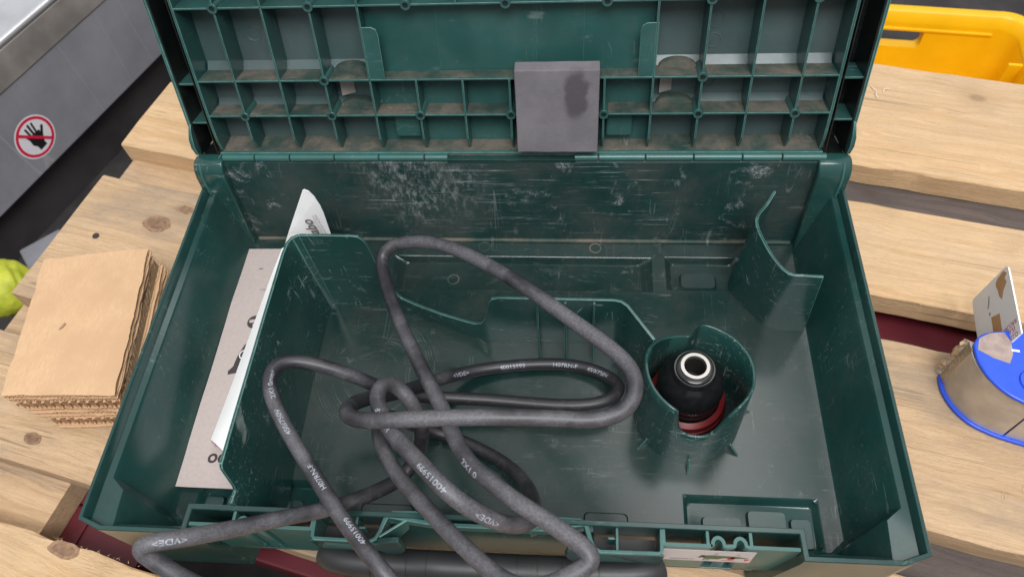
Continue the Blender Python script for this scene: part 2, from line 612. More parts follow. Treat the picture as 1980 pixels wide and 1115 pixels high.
def tube(path, r, n=12, rfun=None):
    path = [Vector(p) for p in path]
    T, N = frames(path)
    loops = []
    for i, p in enumerate(path):
        b = T[i].cross(N[i])
        rr = r if rfun is None else rfun(i)
        loops.append([tuple(p + (N[i] * math.cos(2 * math.pi * k / n) + b * math.sin(2 * math.pi * k / n)) * rr) for k in range(n)])
    return loft(loops, True, True, True)


_txt = {}


def text_geo(s, size, bold=0.0, align='CENTER'):
    """flat lettering in the XY plane (mm), baseline on y = 0"""
    cu = bpy.data.curves.new("t", 'FONT')
    cu.body = s
    cu.size = size
    cu.offset = bold
    cu.align_x = align
    cu.resolution_u = 3
    ob = bpy.data.objects.new("t", cu)
    C.link(ob)
    dg = bpy.context.evaluated_depsgraph_get()
    me = bpy.data.meshes.new_from_object(ob.evaluated_get(dg))
    V = [tuple(v.co) for v in me.vertices]
    F = [tuple(p.vertices) for p in me.polygons]
    bpy.data.objects.remove(ob)
    bpy.data.curves.remove(cu)
    bpy.data.meshes.remove(me)
    return V, F


def frame_matrix(o, ex, ey):
    ex = Vector(ex).normalized()
    ey = Vector(ey)
    ez = ex.cross(ey).normalized()
    ey = ez.cross(ex)
    M = Matrix((ex, ey, ez)).transposed().to_4x4()
    M.translation = Vector(o)
    return M


def disc(r, n=40, cx=0, cy=0, z=0):
    return [(cx + r * math.cos(2 * math.pi * i / n), cy + r * math.sin(2 * math.pi * i / n), z) for i in range(n)], [tuple(range(n))]


def ring(r0, r1, n=48, z=0):
    V = [(r * math.cos(2 * math.pi * i / n), r * math.sin(2 * math.pi * i / n), z) for r in (r0, r1) for i in range(n)]
    return V, [(i, (i + 1) % n, n + (i + 1) % n, n + i) for i in range(n)]


def poly(pts, z=0):
    return [(x, y, z) for x, y in pts], [tuple(range(len(pts)))]


def capsule(x0, y0, x1, y1, w, z=0, n=6):
    a = math.atan2(y1 - y0, x1 - x0)
    pts = []
    for k in range(n + 1):
        b = a + math.pi / 2 + math.pi * k / n
        pts.append((x0 + w * math.cos(b), y0 + w * math.sin(b)))
    for k in range(n + 1):
        b = a - math.pi / 2 + math.pi * k / n
        pts.append((x1 + w * math.cos(b), y1 + w * math.sin(b)))
    return poly(pts, z)


rnd = random.Random(7)

# ------------------------------------------------------------------ ground
g = mk("ground", box(-2500, 2500, -2500, 2500, -320, -300), "floor_concrete")
g["kind"] = "structure"

# ------------------------------------------------------------------ dark red bench top under the pallet
PA = rad(-13.5)
PCX, PCY = 0.0, 0.0
rb = thing("red_bench", "dark red painted bench top seen through the gaps of the wooden pallet", "bench", (0, 0, -300), (0, 0, PA), local=True)
mk("top_board", box(-452, 720, -30, 352, 155, 180), "red_paint", rb, bevel=2)
mk("extension_board", box(-420, -262, -150, -30.6, 153, 179.4), "red_paint", rb, bevel=2)
mk("extension_board", box(-318, -315, -150, -30.6, 153, 181.2), "red_paint", rb)
for lx in (-440, 640):
    for ly in (0, 310):
        mk("leg", box(lx, lx + 50, ly, ly + 40, 0, 155), "red_paint", rb)

# ------------------------------------------------------------------ pallet
pal = thing("wooden_pallet", "weathered wooden pallet of rough deck boards under the green tool case", "pallet", (0, 0, -76), (0, 0, PA), local=True)


def board(name, u0, u1, w0, w1, z0, z1, mat, seed, rough=1.0, endcut=0.0):
    n = 70
    loops = []
    for i in range(n + 1):
        u = u0 + (u1 - u0) * i / n

        def nz(k, s):
            return noise.noise(Vector((u * s, seed * 7.3 + k * 3.1, 0)))
        e = [nz(k, 0.035) * 1.5 * rough + nz(k + 9, 0.3) * 0.5 * rough for k in range(4)]
        zz = nz(20, 0.01) * 0.5
        wn = [w0 + e[0], w0 + 1.3 + e[1] * 0.7, (w0 * 2 + w1) / 3, (w0 + w1 * 2) / 3, w1 - 1.3 + e[2] * 0.7, w1 + e[3], w1 + e[3] * 0.6, w0 + e[0] * 0.6]
        zn = [z1 - 1.2, z1 + zz - 0.2, z1 + zz, z1 + zz, z1 + zz - 0.2, z1 - 1.2, z0, z0]
        sk = endcut * ((i == 0) - (i == n))
        us = [u + (noise.noise(Vector((wn[k] * 0.12, seed, 5))) * 2.2 if i in (0, n) else 0) for k in range(8)]
        loops.append([(us[k], wn[k], zn[k]) for k in range(8)])
    return mk(name, loft(loops, True, True, True), mat, pal, smooth=True, ang=30)


b_a = board("plank", -470, 700, 417, 553, -22, 0, "wood_pale", 1)
b_b = board("plank", -474, 702, 282, 374, -22, 0, "wood_pale", 2)
b_c = board("plank", -468, 701, 105, 243, -22, -0.2, "wood_worn", 3)
b_d = board("plank", -472, 700, -21.5, 72, -22, 0, "wood_worn", 4)
b_e = board("plank", -471, 699, -205, -62, -22, 0.3, "wood_pale", 5, 1.6)
board("stringer", -472, -331, -200, 550, -44, -22.3, "wood_worn", 11, 0.6)
board("stringer", 640, 700, -200, 550, -44, -22.3, "wood_worn", 12, 0.6)
board("filler_board", 150, 630, 366, 424, -41, -23.0, "wood_dull", 13, 0.6)
board("filler_board", 150, 630, 62, 112, -41, -23.0, "wood_dull", 14, 0.6)

# splinters along the torn front edges
spl_V, spl_F = [], []
for (ua, ub, w, cnt) in ((-440, -200, -61, 46), (-150, 60, -21, 16), (225, 330, 104, 16), (-460, -360, 243, 4), (190, 330, 282, 6)):
    for k in range(cnt):
        u = rnd.uniform(ua, ub)
        L = rnd.uniform(1, 4.5)
        a = rnd.uniform(-0.5, 0.5) + (math.pi / 2 if w in (-61, 243) else -math.pi / 2) + rnd.choice((-0.7, 0.7))
        z = rnd.uniform(-3, 0.4)
        n0 = len(spl_V)
        dx, dy = math.cos(a) * L, math.sin(a) * L
        spl_V += [(u - 0.28, w, z), (u + 0.28, w, z), (u, w, z - 0.4), (u + dx, w + dy, z + rnd.uniform(-1, 1.5))]
        spl_F += [(n0, n0 + 1, n0 + 3), (n0 + 1, n0 + 2, n0 + 3), (n0 + 2, n0, n0 + 3)]
mk("splinters", (spl_V, spl_F), "splinter_wood", pal, kind="stuff")
# knots
for (u, w, ru, rw) in ((-383, 203, 13, 9), (-366, 224, 7, 4.5), (-364, -3, 7, 5), (-290, -66, 12, 6)):
    pts = []
    for k in range(22):
        a_ = 2 * math.pi * k / 22
        q = 1 + 0.22 * noise.noise(Vector((math.cos(a_) * 1.5, math.sin(a_) * 1.5, u)))
        pts.append((u + ru * q * math.cos(a_), w + rw * q * math.sin(a_)))
    kn_ = mk("knot", prism(pts, -4, 0.40), "knot_wood", pal)
    mk("knot_heart", prism([(u + (x - u) * 0.74, w + (y - w) * 0.62) for x, y in pts], -4, 0.55), "knot_heart_wood", kn_)
# nail heads and gouges
for (u, w) in ((-431, 177),):
    mk("nail_head", lathe([(0.01, 0.9), (2.6, 0.8), (3.0, 0.3), (3.0, -1)], 16, u, w), "dark_gap", pal, smooth=True)
for (u, w, a) in ((330, 178, 1.2), (320, 150, 1.4), (336, 143, 1.35), (307, 140, 1.5), (348, 168, 1.3), (322, 128, 1.5)):
    du, dw = math.cos(a) * 4, math.sin(a) * 4
    mk("gouge", ([(u - du, w - dw, -0.1), (u + 1.2, w, 0.9), (u + du, w + dw, 0.0), (u - 1.0, w, 0.1)], [(0, 1, 2, 3)]), "splinter_wood", pal)
# pale shavings lying on the top right board
for k, pts in enumerate((((208, 519, 1), (210, 515, 1.6), (213, 513, 1)), ((213, 512, 1), (212.6, 507, 2), (214.5, 504, 1)), ((219, 513, 1), (220, 516.5, 1.7), (224, 518.5, 1)))):
    a = PA
    P = [(x * math.cos(a) - y * math.sin(a), x * math.sin(a) + y * math.cos(a), z - 76) for x, y, z in pts]
    o = mk("wood_shaving", tube(catmull(P, 4), 0.45, 6), "shaving", None, smooth=True)
    tag(o, ("straight pale shaving nearest the lid on the upper right plank", "bent pale shaving below the others on the upper right plank",
            "hooked pale shaving farthest right on the upper right plank")[k], "shaving", "shavings on the plank")
sc = mk("paper_scrap", xform((prism([(-22, -5), (-6, -7), (8, -5), (12, -1), (7, 3), (-4, 2), (-12, 5), (-24, 4)], 0, 0.6)), Matrix.Translation((-392, 82, -97.2)) @ Matrix.Rotation(-0.25, 4, 'Z')), "paper_white", None)
tag(sc, "torn white paper scrap under the plank edge at the left border", "paper")

# ------------------------------------------------------------------ tool case
case = thing("tool_case", "open dark green plastic tool case with ribbed lid and black handle", "tool case", (0, 130, -76))
RIMZ, FLZ = 0.0, -65.0


def half(pts):
    """mirror the right-hand half (front centre -> back centre) to a closed loop"""
    L = [(-x, y, z) for x, y, z in reversed(pts)]
    return pts + L


def tub_loop(z, spec):
    return half([(x, y, z) for x, y in spec])


YB = 263.0
inner = [
    tub_loop(-0.6, [(60, 16.4), (178.6, 16.4), (179, 1.6), (228, 1.6), (241.2, 6.2), (241.4, 33), (241.4, 150), (241.4, YB)]),
    tub_loop(-7.0, [(60, 16.8), (178.6, 16.8), (179.4, 2.2), (227.5, 2.2), (239.8, 7.0), (240, 33), (240, 150), (240, YB)]),
    tub_loop(-8.6, [(60, 17), (178.2, 17), (179.6, 4.0), (226.0, 4.2), (227.4, 25.5), (236.6, 33), (236.6, 150), (236.6, YB)]),
    tub_loop(-11.0, [(60, 17), (178, 17), (179.8, 5.5), (224.8, 5.8), (226.0, 25.5), (235.0, 33), (235.0, 150), (235.0, YB)]),
    tub_loop(FLZ + 3, [(60, 19), (173, 19), (176, 18.6), (213, 19), (214, 19.5), (222.6, 28), (222.6, 150), (222.6, YB)]),
    tub_loop(FLZ, [(60, 21), (172, 21), (176, 21), (211, 21), (212, 21.5), (220.6, 29), (220.6, 150), (220.6, YB)]),
]
outer = [
    tub_loop(-0.6, [(60, 13.2), (175.4, 13.2), (175.8, -1.4), (229, -1.4), (244, 4.6), (244, 33), (244, 150), (244, YB)]),
    tub_loop(-9.0, [(60, 13.4), (175.2, 13.4), (175.6, -1.0), (228.8, -1.0), (243.6, 5.0), (243.6, 33), (243.6, 150), (243.6, YB)]),
    tub_loop(-73, [(60, 17.0), (158, 17.0), (160, -0.6), (224, -0.6), (235, 6), (236, 33), (236, 150), (236, YB)]),
]
top = [tub_loop(0, [(60, 16.0), (178.2, 16.0), (178.6, 1.2), (228.2, 1.2), (241.6, 6.0), (241.8, 33), (241.8, 150), (241.8, YB)]),
       tub_loop(0, [(60, 13.6), (175.8, 13.6), (176.2, -1.0), (228.8, -1.0), (243.6, 4.8), (243.6, 33), (243.6, 150), (243.6, YB)])]
# open at the back: leave the closing strip between the two rear points out
gV, gF = loft(list(reversed(outer)) + [top[1], top[0]] + inner)
n16 = len(inner[0])
gF = [f for f in gF if not ({i % n16 for i in f} == {7, 8})]
tub = mk("tub", (gV, gF), "green_plastic", case, smooth=True, ang=28)
mk("underside", box(-235, 235, 17.6, 276, -76, -73.2), "green_plastic", tub)

# floor with its moulded recesses
holes = [(-209, -122, 21, 55), (122, 209, 21, 55), (-100, 110, 214, 247), (120, 178, 216, 248)]
xs = sorted({-220.6, 220.6, 0, *[h[0] for h in holes], *[h[1] for h in holes]})
ys = sorted({21, 120, 264, *[h[2] for h in holes], *[h[3] for h in holes]})
fV = [(x, y, FLZ) for y in ys for x in xs]
fF = []
for j in range(len(ys) - 1):
    for i in range(len(xs) - 1):
        mx, my = (xs[i] + xs[i + 1]) / 2, (ys[j] + ys[j + 1]) / 2
        if any(h[0] < mx < h[1] and h[2] < my < h[3] for h in holes):
            continue
        fF.append((j * len(xs) + i, j * len(xs) + i + 1, (j + 1) * len(xs) + i + 1, (j + 1) * len(xs) + i))
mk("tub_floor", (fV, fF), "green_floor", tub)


def rrect(x0, x1, y0, y1, r, z, n=4):
    pts = []
    for cx, cy, a0 in ((x1 - r, y1 - r, 0), (x0 + r, y1 - r, 90), (x0 + r, y0 + r, 180), (x1 - r, y0 + r, 270)):
        for k in range(n + 1):
            a = rad(a0 + 90 * k / n)
            pts.append((cx + r * math.cos(a), cy + r * math.sin(a), z))
    return pts


def pan(name, h, depth, slope, mat="green_floor", r=3, sb=None):
    x0, x1, y0, y1 = h
    L = [rrect(x0, x1, y0, y1, 0.05, FLZ), rrect(x0 + 1, x1 - 1, y0 + 1, y1 - 1, r, FLZ - 1.0),
         rrect(x0 + 1 + slope, x1 - 1 - slope, y0 + 1 + (sb or slope) * 0.7, y1 - 1 - (sb or slope), r, FLZ - depth + 1), rrect(x0 + 2 + slope, x1 - 2 - slope, y0 + 2 + (sb or slope) * 0.7, y1 - 2 - (sb or slope), r, FLZ - depth)]
    return mk(name, loft(L, True, False, True), mat, tub, smooth=True, ang=40)


pan("floor_recess", holes[2], 6.5, 7, sb=1.2)
pan("floor_recess", holes[3], 6.5, 3, sb=1.2)
pan("foot_pocket", holes[0], 7.6, 1.5, "green_plastic")
pan("foot_pocket", holes[1], 7.6, 1.5, "green_plastic")
mk("raised_pad", loft([rrect(131, 160, 219.5, 236, 4, FLZ - 6.4), rrect(132.5, 158.5, 221, 234.5, 3.5, FLZ - 3.8)], True, False, True), "green_floor", tub, smooth=True)
for sx in (1, -1):
    for (a, b, ya, yb, zt) in ((134, 160, 23, 42.5, -69.6), (163, 188, 23, 47, -67.8), (190, 204, 23, 43, -69.0)):
        x0, x1 = (a, b) if sx > 0 else (-b, -a)
        mk("pocket_pad", loft([rrect(x0, x1, ya, yb, 2.5, -72.4), rrect(x0 + 0.8, x1 - 0.8, ya + 0.8, yb - 0.8, 2.5, zt)], True, False, True), "green_plastic", tub, smooth=True)
    x0, x1 = (57, 86) if sx > 0 else (-92, -56)
    mk("floor_pad", loft([rrect(x0, x1, 21, 40.5, 3, FLZ + 0.05), rrect(x0 + 1, x1 - 1, 21.5, 39.5, 3, FLZ + 1.4)], True, False, True), "green_floor", tub, smooth=True)
for (x, y) in ((-26.2, 256.5), (64.8, 256), (-50, 228)):
    zz = FLZ + 0.05 if y > 247 else FLZ - 6.45
    mk("ejector_ring", lathe([(3.9, zz), (4.2, zz + 0.5), (4.8, zz + 0.5), (5.1, zz)], 28, x, y), "dusty_ledge", tub, smooth=True)
mk("floor_step", box(-220.4, 220.4, 261.2, 264.4, FLZ - 0.5, FLZ + 2.2), "dusty_ledge", tub, bevel=1.0)

# back wall and corner pillars
nb = 24
bw = []
for k in range(nb + 1):
    x = -223 + 446 * k / nb
    bw.append([(x, 263.2, FLZ - 3), (x, 271.8, 8), (x, 273.2, 17.5), (x, 275.5, 18.6), (x, 277.5, 17.5), (x, 277.5, FLZ - 8)])
mk("back_wall", loft(bw, True, True, True), "green_back_wall", case, smooth=True, ang=35)
for sx in (-1, 1):
    prof = [(262.6, -9), (263.4, 3), (264.4, 11), (266.8, 17), (270.5, 20.4), (275, 21.2), (280, 20.6), (282, 16), (282, -74), (255, -74), (255.5, -66), (260, -30)]
    xo, xi = sx * 245.2, sx * 221.5
    xm = sx * 241
    L = [[(xi, y, z) for y, z in prof], [(xm, y, z) for y, z in prof],
         [(xo, y + 0.4 * (270 - y) * 0.25, z - 1.8 if z > -60 else z) for y, z in prof]]
    p = mk("corner_pillar", loft(L, True, True, True), "green_divider", case, smooth=True, bevel=1.2, seg=2, ang=32)
    mk("pillar_ridge", tube([(xo - sx * 1.2, y - 0.5, z + 0.1) for y, z in catmull2] if False else [(sx * 238.6, 262.4, -7), (sx * 238.8, 263.0, 3), (sx * 238.8, 264.0, 11), (sx * 238.8, 266.4, 16.6), (sx * 238.8, 270, 20.2)], 1.0, 8), "green_rim", p, smooth=True)

# hinge knuckles
sp = [-221.6, -195.8, -168.1, -133.4, -99.1, -64.4, -46.4]
spr = [47.0, 64.8, 98.9, 133.4, 167.9, 195.8, 227.0]
for ss in (sp, spr):
    for a, b in zip(ss[:-1], ss[1:]):
        p = lathe([(0.01, a + 0.35), (2.4, a + 0.35), (2.9, a + 0.8), (2.9, b - 0.8), (2.4, b - 0.35), (0.01, b - 0.35)], 16)
        V = [(z, 275.4 + x, 21.0 + y) for x, y, z in p[0]]
        mk("hinge_knuckle", (V, p[1]), "green_rim", case, smooth=True)
mk("hinge_strip", box(-47.6, 48.4, 273.2, 283, 16.0, 20.6), "green_plastic", case, bevel=0.4)

# dividers -----------------------------------------------------------
Z0 = FLZ - 0.4
dv = [(-153, 17.5, 0, Z0, -143, 22), (-152.4, 25, 0, Z0, -143.4, 28), (-152.0, 26.4, 4, Z0, -143.6, 29), (-151.6, 29.4, 26, Z0, -143.7, 31), (-151.4, 31.5, 28.6, Z0, -143.8, 33), (-151, 60, 29, Z0, -145, 62),
      (-150.2, 130, 29, Z0, -146, 131), (-149.6, 180, 28.6, Z0, -145.4, 181), (-148.8, 189, 28.4, Z0, -144.8, 189), (-146.6, 194, 28.2, Z0, -143, 193.6), (-142, 196.6, 28, Z0, -139, 196)]
d1 = mk("divider_wall", curtain(dv, 2.0), "green_divider", case, smooth=True, bevel=0.5, ang=40)
dw = [(-142, 196.6, 28, Z0, -139, 196), (-130, 197, 27.8, Z0, -128, 197), (-104, 197, 27.4, Z0, -104, 197.6), (-101, 197, 26.6, Z0), (-98.2, 197, 23.5, Z0), (-96.6, 197, 18, Z0), (-94.8, 197, 2, Z0), (-94.2, 196.9, -14, Z0), (-92.6, 196.4, -27, Z0), (-89, 195, -37.5, Z0), (-83, 192.4, -44.5, Z0),
      (-70, 187.6, -46.6, Z0), (-52, 181, -47.4, Z0), (-34, 174, -45, Z0), (-24, 170.4, -43.2, Z0), (-18.5, 168.6, -39, Z0), (-15, 168, -31, Z0), (-12.4, 168, -19, Z0), (-10.4, 168, -9, Z0), (-8, 168, -5, Z0), (-3, 168, -3.5, Z0),
      (40, 168, -4, Z0), (76, 168, -4.4, Z0), (81, 166.8, -4.4, Z0), (85, 163.6, -4.6, Z0), (102.4, 139.4, -8, Z0)]
d2 = mk("compartment_wall", curtain(dw, 2.0), "green_divider", case, smooth=True, bevel=0.5, ang=40)
for x in (23.3, 42.8, 62.6):
    mk("fin", prism([(x - 0.7, 155), (x + 0.7, 155), (x + 0.7, 167.2), (x - 0.7, 167.2)], Z0, Z0 + 1) if False else
       ([(x - 0.7, 154.5, Z0), (x + 0.7, 154.5, Z0), (x + 0.7, 167.4, Z0), (x - 0.7, 167.4, Z0), (x - 0.7, 165.4, -6.4), (x + 0.7, 165.4, -6.4), (x + 0.7, 167.4, -6.0), (x - 0.7, 167.4, -6.0)],
        [(0, 1, 2, 3), (4, 7, 6, 5), (0, 4, 5, 1), (1, 5, 6, 2), (2, 6, 7, 3), (3, 7, 4, 0)]), "green_divider", d2, bevel=0.25)

tp = catmull([(189.5, 249.5, 14), (184, 241.5, 9.6), (176.5, 231, 9.6), (175, 222.5, 9.2), (178, 208, 9.4), (183.8, 192, 9.4), (191.5, 182.2, 9), (202, 180.8, 9), (213, 180.4, 8.6)], 6)
bt = catmull([(190, 256, Z0), (181, 243, Z0), (171.5, 231, Z0), (168.2, 221, Z0), (171, 212.5, Z0), (180, 200, Z0), (188.6, 189.5, Z0), (198, 183.4, Z0), (219, 182.6, Z0)], 6)
cd = mk("corner_divider", curtain([(a.x, a.y, a.z, Z0, b.x, b.y) for a, b in zip(tp, bt)], 2.0), "green_divider", case, smooth=True, bevel=0.5, ang=50)

# round holder --------------------------------------------------------
CX, CY = 128.0, 112.0
prof_z = [(-180, 10), (-164, 9), (-146, 8), (-128, 7), (-119, 6), (-116, 4), (-114.5, -8), (-112, -16), (-107, -21), (-100, -23), (-85, -23.4), (-78, -22), (-72, -16), (-67, -9), (-61, 0), (-50, 5.5), (-35, 6), (-10, 3), (7, 3), (33, 2), (58, 2), (78, 3), (84, 2), (87, -3), (90, -10), (94, -13), (105, -11), (115, -9), (126, -5), (138, -1), (150, 3), (165, 7), (180, 10)]


def cupz(a):
    for (a0, z0), (a1, z1) in zip(prof_z[:-1], prof_z[1:]):
        if a0 <= a <= a1:
            u = (a - a0) / (a1 - a0)
            return z0 + (z1 - z0) * u
    return 5


L = []
NC = 144
for k in range(NC):
    a = -180 + 360 * k / NC
    c_, s_ = math.cos(rad(a)), math.sin(rad(a))
    zt = cupz(a)
    rt = 34.4
    ro = [(36.4, Z0), (35.6, -40), (rt + 0.2, min(zt, 0) - 4), (rt, zt - 0.5), (rt - 0.6, zt), (rt - 1.5, zt), (rt - 2.0, zt - 0.5), (33.6, -40), (34.2, Z0)]
    L.append([(CX + r * c_, CY + r * s_, z) for r, z in ro])
L.append(L[0])
V, F = loft(L, False)
cup = mk("round_holder", (V, F), "green_divider", case, smooth=True, ang=50)
for a in (-142, -92, -42, 4, 60):
    c_, s_ = math.cos(rad(a)), math.sin(rad(a))
    M = Matrix(((c_, -s_, 0, CX), (s_, c_, 0, CY), (0, 0, 1, 0), (0, 0, 0, 1)))
    gg = ([(35, -0.6, Z0), (44, -0.6, Z0), (44, 0.6, Z0), (35, 0.6, Z0), (35, -0.6, -57), (36.4, -0.6, -57), (36.4, 0.6, -57), (35, 0.6, -57), (44, -0.6, Z0 + 1.2), (44, 0.6, Z0 + 1.2)],
          [(0, 3, 2, 1), (4, 5, 6, 7), (0, 1, 8, 5, 4), (3, 7, 6, 9, 2), (1, 2, 9, 8), (8, 9, 6, 5), (0, 4, 7, 3)])
    mk("gusset", xform(gg, M), "green_divider", cup, bevel=0.25)

# front latch frames, boxes, handle brackets --------------------------
for sx in (-1, 1):
    def X(a):
        return sx * a

    def bx(a, b, y0, y1, z0, z1):
        a, b = X(a), X(b)
        return box(min(a, b), max(a, b), y0, y1, z0, z1)
    # front skirt with two arched bumps, seen from above as a thin rail
    path = [(100.5, 5.0), (126, 5.0), (127.2, 5.2)]
    for bc in (131, 143):
        for k in range(9):
            a = math.pi - math.pi * k / 8
            path.append((bc + 3.2 * math.cos(a), 5.6 + 4.2 * math.sin(a)))
        path.append((bc + 4.4, 5.1)) if bc == 131 else None
    path += [(147.4, 5.1), (175.2, 5.0)]
    fr = mk("latch_frame", curtain([(X(x), y, -1.0, -46, X(x - 2 * (x > 140)), y + (1.0 if 127 < x < 147 else 0)) for x, y in path], 2.0), "green_rim", case, smooth=True, bevel=0.4, ang=50)
    for xb in (101.2, 125.4, 149.0):
        mk("crossbar", bx(xb - 0.9, xb + 0.9, 5.9, 13.3, -20, -1.2), "green_rim", fr, bevel=0.4)
    mk("skirt_foot", bx(101, 158, 3.9, 12, -48, -46.1), "green_plastic", fr, bevel=0.5)
    # open latch box
    bxp = [(100.2, 13.2), (99.8, 1.4), (98.6, -0.2), (73, -0.4), (66, -0.6), (62.6, 1.0), (60.6, 5.5), (58.8, 12), (57.8, 14.8)]
    lb = mk("latch_box", curtain([(X(x), y, -1.2, -24, X(x), y + 1) for x, y in bxp], 2.0), "green_rim", case, smooth=True, bevel=0.45, ang=60)
    mk("partition", bx(74.6, 76.0, 0.6, 13.2, -16, -2.4), "green_rim", lb, bevel=0.3)
    mk("partition", bx(70.4, 74.4, 7.4, 8.6, -16, -5), "green_rim", lb, bevel=0.3)
    mk("box_floor", bx(61.5, 99, 1.6, 13, -26, -24.2), "black_plastic", lb)
    mk("box_skirt", curtain([(X(101), -0.8, -3, -34, X(101), 1), (X(66), -1.2, -3, -16, X(74), 0.6)], 1.2), "green_plastic", lb)
    # triangular handle bracket
    tri = [(60.4, 4.4), (57.2, 14.2), (54.6, 16.4), (41, 16.8), (38.8, 15.6), (26, 9.6)]
    br = mk("handle_bracket", curtain([(X(x), y, -0.8, -14) for x, y in tri], 1.7), "green_rim", case, smooth=True, bevel=0.4, ang=60)
    mk("brace", curtain([(X(60.6), 2.2, -1.4, -26), (X(41.5), 15.6, -1.4, -12)], 1.5), "green_rim", br, bevel=0.4)
    cheek = [(60, -1), (48, 4), (46, -8), (47, -16), (50, -22), (55, -25.5), (60, -24), (64, -16), (64, -5)]
    V = [(X(x), 0.6 + 0.02 * x, z) for x, z in cheek] + [(X(x), -1.8, z) for x, z in cheek]
    n = len(cheek)
    F = [tuple(range(n)), tuple(range(2 * n - 1, n - 1, -1))] + [(i, (i + 1) % n, n + (i + 1) % n, n + i) for i in range(n)]
    mk("cheek", (V, F), "green_plastic", br, smooth=True, bevel=0.8, ang=40)
    mk("latch_plate", bx(70, 99, 1.4, 2.6, -44, -16.5), "black_plastic", lb, bevel=0.5)

mk("front_centre_rail", curtain([(-60, 14.6, -0.8, -9), (-26, 10.6, -1.6, -9), (34, 10.4, -1.6, -9), (60, 14.8, -0.8, -9)], 2.4), "green_rim", case, smooth=True, bevel=0.5, ang=50)
mk("front_centre_wall", ([(-62, 11.8, -8), (62, 11.8, -8), (64, 8.0, -45), (-64, 8.0, -45), (-62, 16.6, -8), (62, 16.6, -8), (64, 16.6, -45), (-64, 16.6, -45)],
                         [(0, 1, 2, 3), (4, 7, 6, 5), (0, 4, 5, 1), (3, 2, 6, 7), (0, 3, 7, 4), (1, 5, 6, 2)]), "green_plastic", case)

# black carry handle
hp = catmull([(-100, 0.5, -38), (-92, -3, -35), (-70, -5, -34), (0, -5.5, -33.5), (70, -5, -34), (92, -3, -35), (101, 0.5, -38)], 8)
hd = mk("handle", tube(hp, 9.2, 24), "black_plastic", case, smooth=True)
for x in (-70, -48, -36, -4, 18, 30, 44, 66):
    r_ = [(9.15, -0.35), (9.45, -0.2), (9.45, 0.2), (9.15, 0.35)]
    gV, gF = lathe(r_, 28)
    mk("handle_ring", ([(x + z, -5.4 + 0.0004 * x * x * 0.1 + px, -33.6 + py) for px, py, z in gV], gF), "black_plastic", hd, smooth=True)

# printed label on the skirt
lab = mk("label_sticker", box(101.6, 152.6, 3.75, 3.95, -29, -6.6), "label_paper", case)


def on_label(g):
    M = frame_matrix((127, 3.68, -17.8), (1, 0, 0), (0, 0, 1))
    return xform(g, M)


mk("label_print", on_label(xform(text_geo("600696510", 3.0, 0.06), Matrix.Translation((-13.5, -8.6, 0)))), "ink_grey", lab)
mk("label_print", on_label(xform(text_geo("510", 2.6, 0.1), Matrix.Translation((0.4, -8.8, 0)))), "ink_dark", lab)
mk("tool_picture", on_label(merge(poly([(-1, -6), (7, -6.2), (9.5, -3), (16, -3.4), (24, -1.4), (16, 1.2), (2, 2.2), (-3, 0.5)]), poly([(-5, -3.6), (-2.6, -3.8), (-0.6, 1.4), (-3.4, 1.8)]))), "print_green", lab)
mk("red_picture", on_label(merge(poly([(12, -6.4), (15, -6.6), (16.4, -3.6), (14.6, 0.6), (12.4, -3)]), poly([(9, -8.4), (17, -8.6), (17, -7.8), (9, -7.6)]), poly([(21, -3.2), (25, -4), (22.4, -7.6)]))), "ink_red", lab)
mk("warning_triangle", on_label(merge(poly([(2.8, 3.2), (6.2, 3.2), (4.6, 8)]), poly([(15, 2.4), (18.4, 2.4), (16.8, 7)]))), "paper_edge", lab)

# lid -------------------------------------------------------------------
lid = bpy.data.objects.new("lid", None)
LID_TILT = 74.0
ROWS = [34.8, 62.0, 114.0, 166.0, 218.0, 246.0]
UT = 2.0
lidV, lidF = merge(
    box(-243.5, 243.5, 3, 272, -41, -38),           # outer skin
    box(-243.8, -241.4, 24, 272, -38.2, -4.0), box(241.4, 243.8, 24, 272, -38.2, -4.0),
    box(-243.8, 243.8, 269.6, 272, -38, -4))
bpy.data.objects.remove(lid)
lid = mk("lid", (lidV, lidF), "green_lid", None, bevel=0.8)
lid.parent = case
lid.location = (Vector((0, 276, 20)) - Vector((0, 130, -76))) * S
lid.rotation_euler = (rad(LID_TILT), 0, 0)
ORG[lid] = Vector((0, 0, 0))

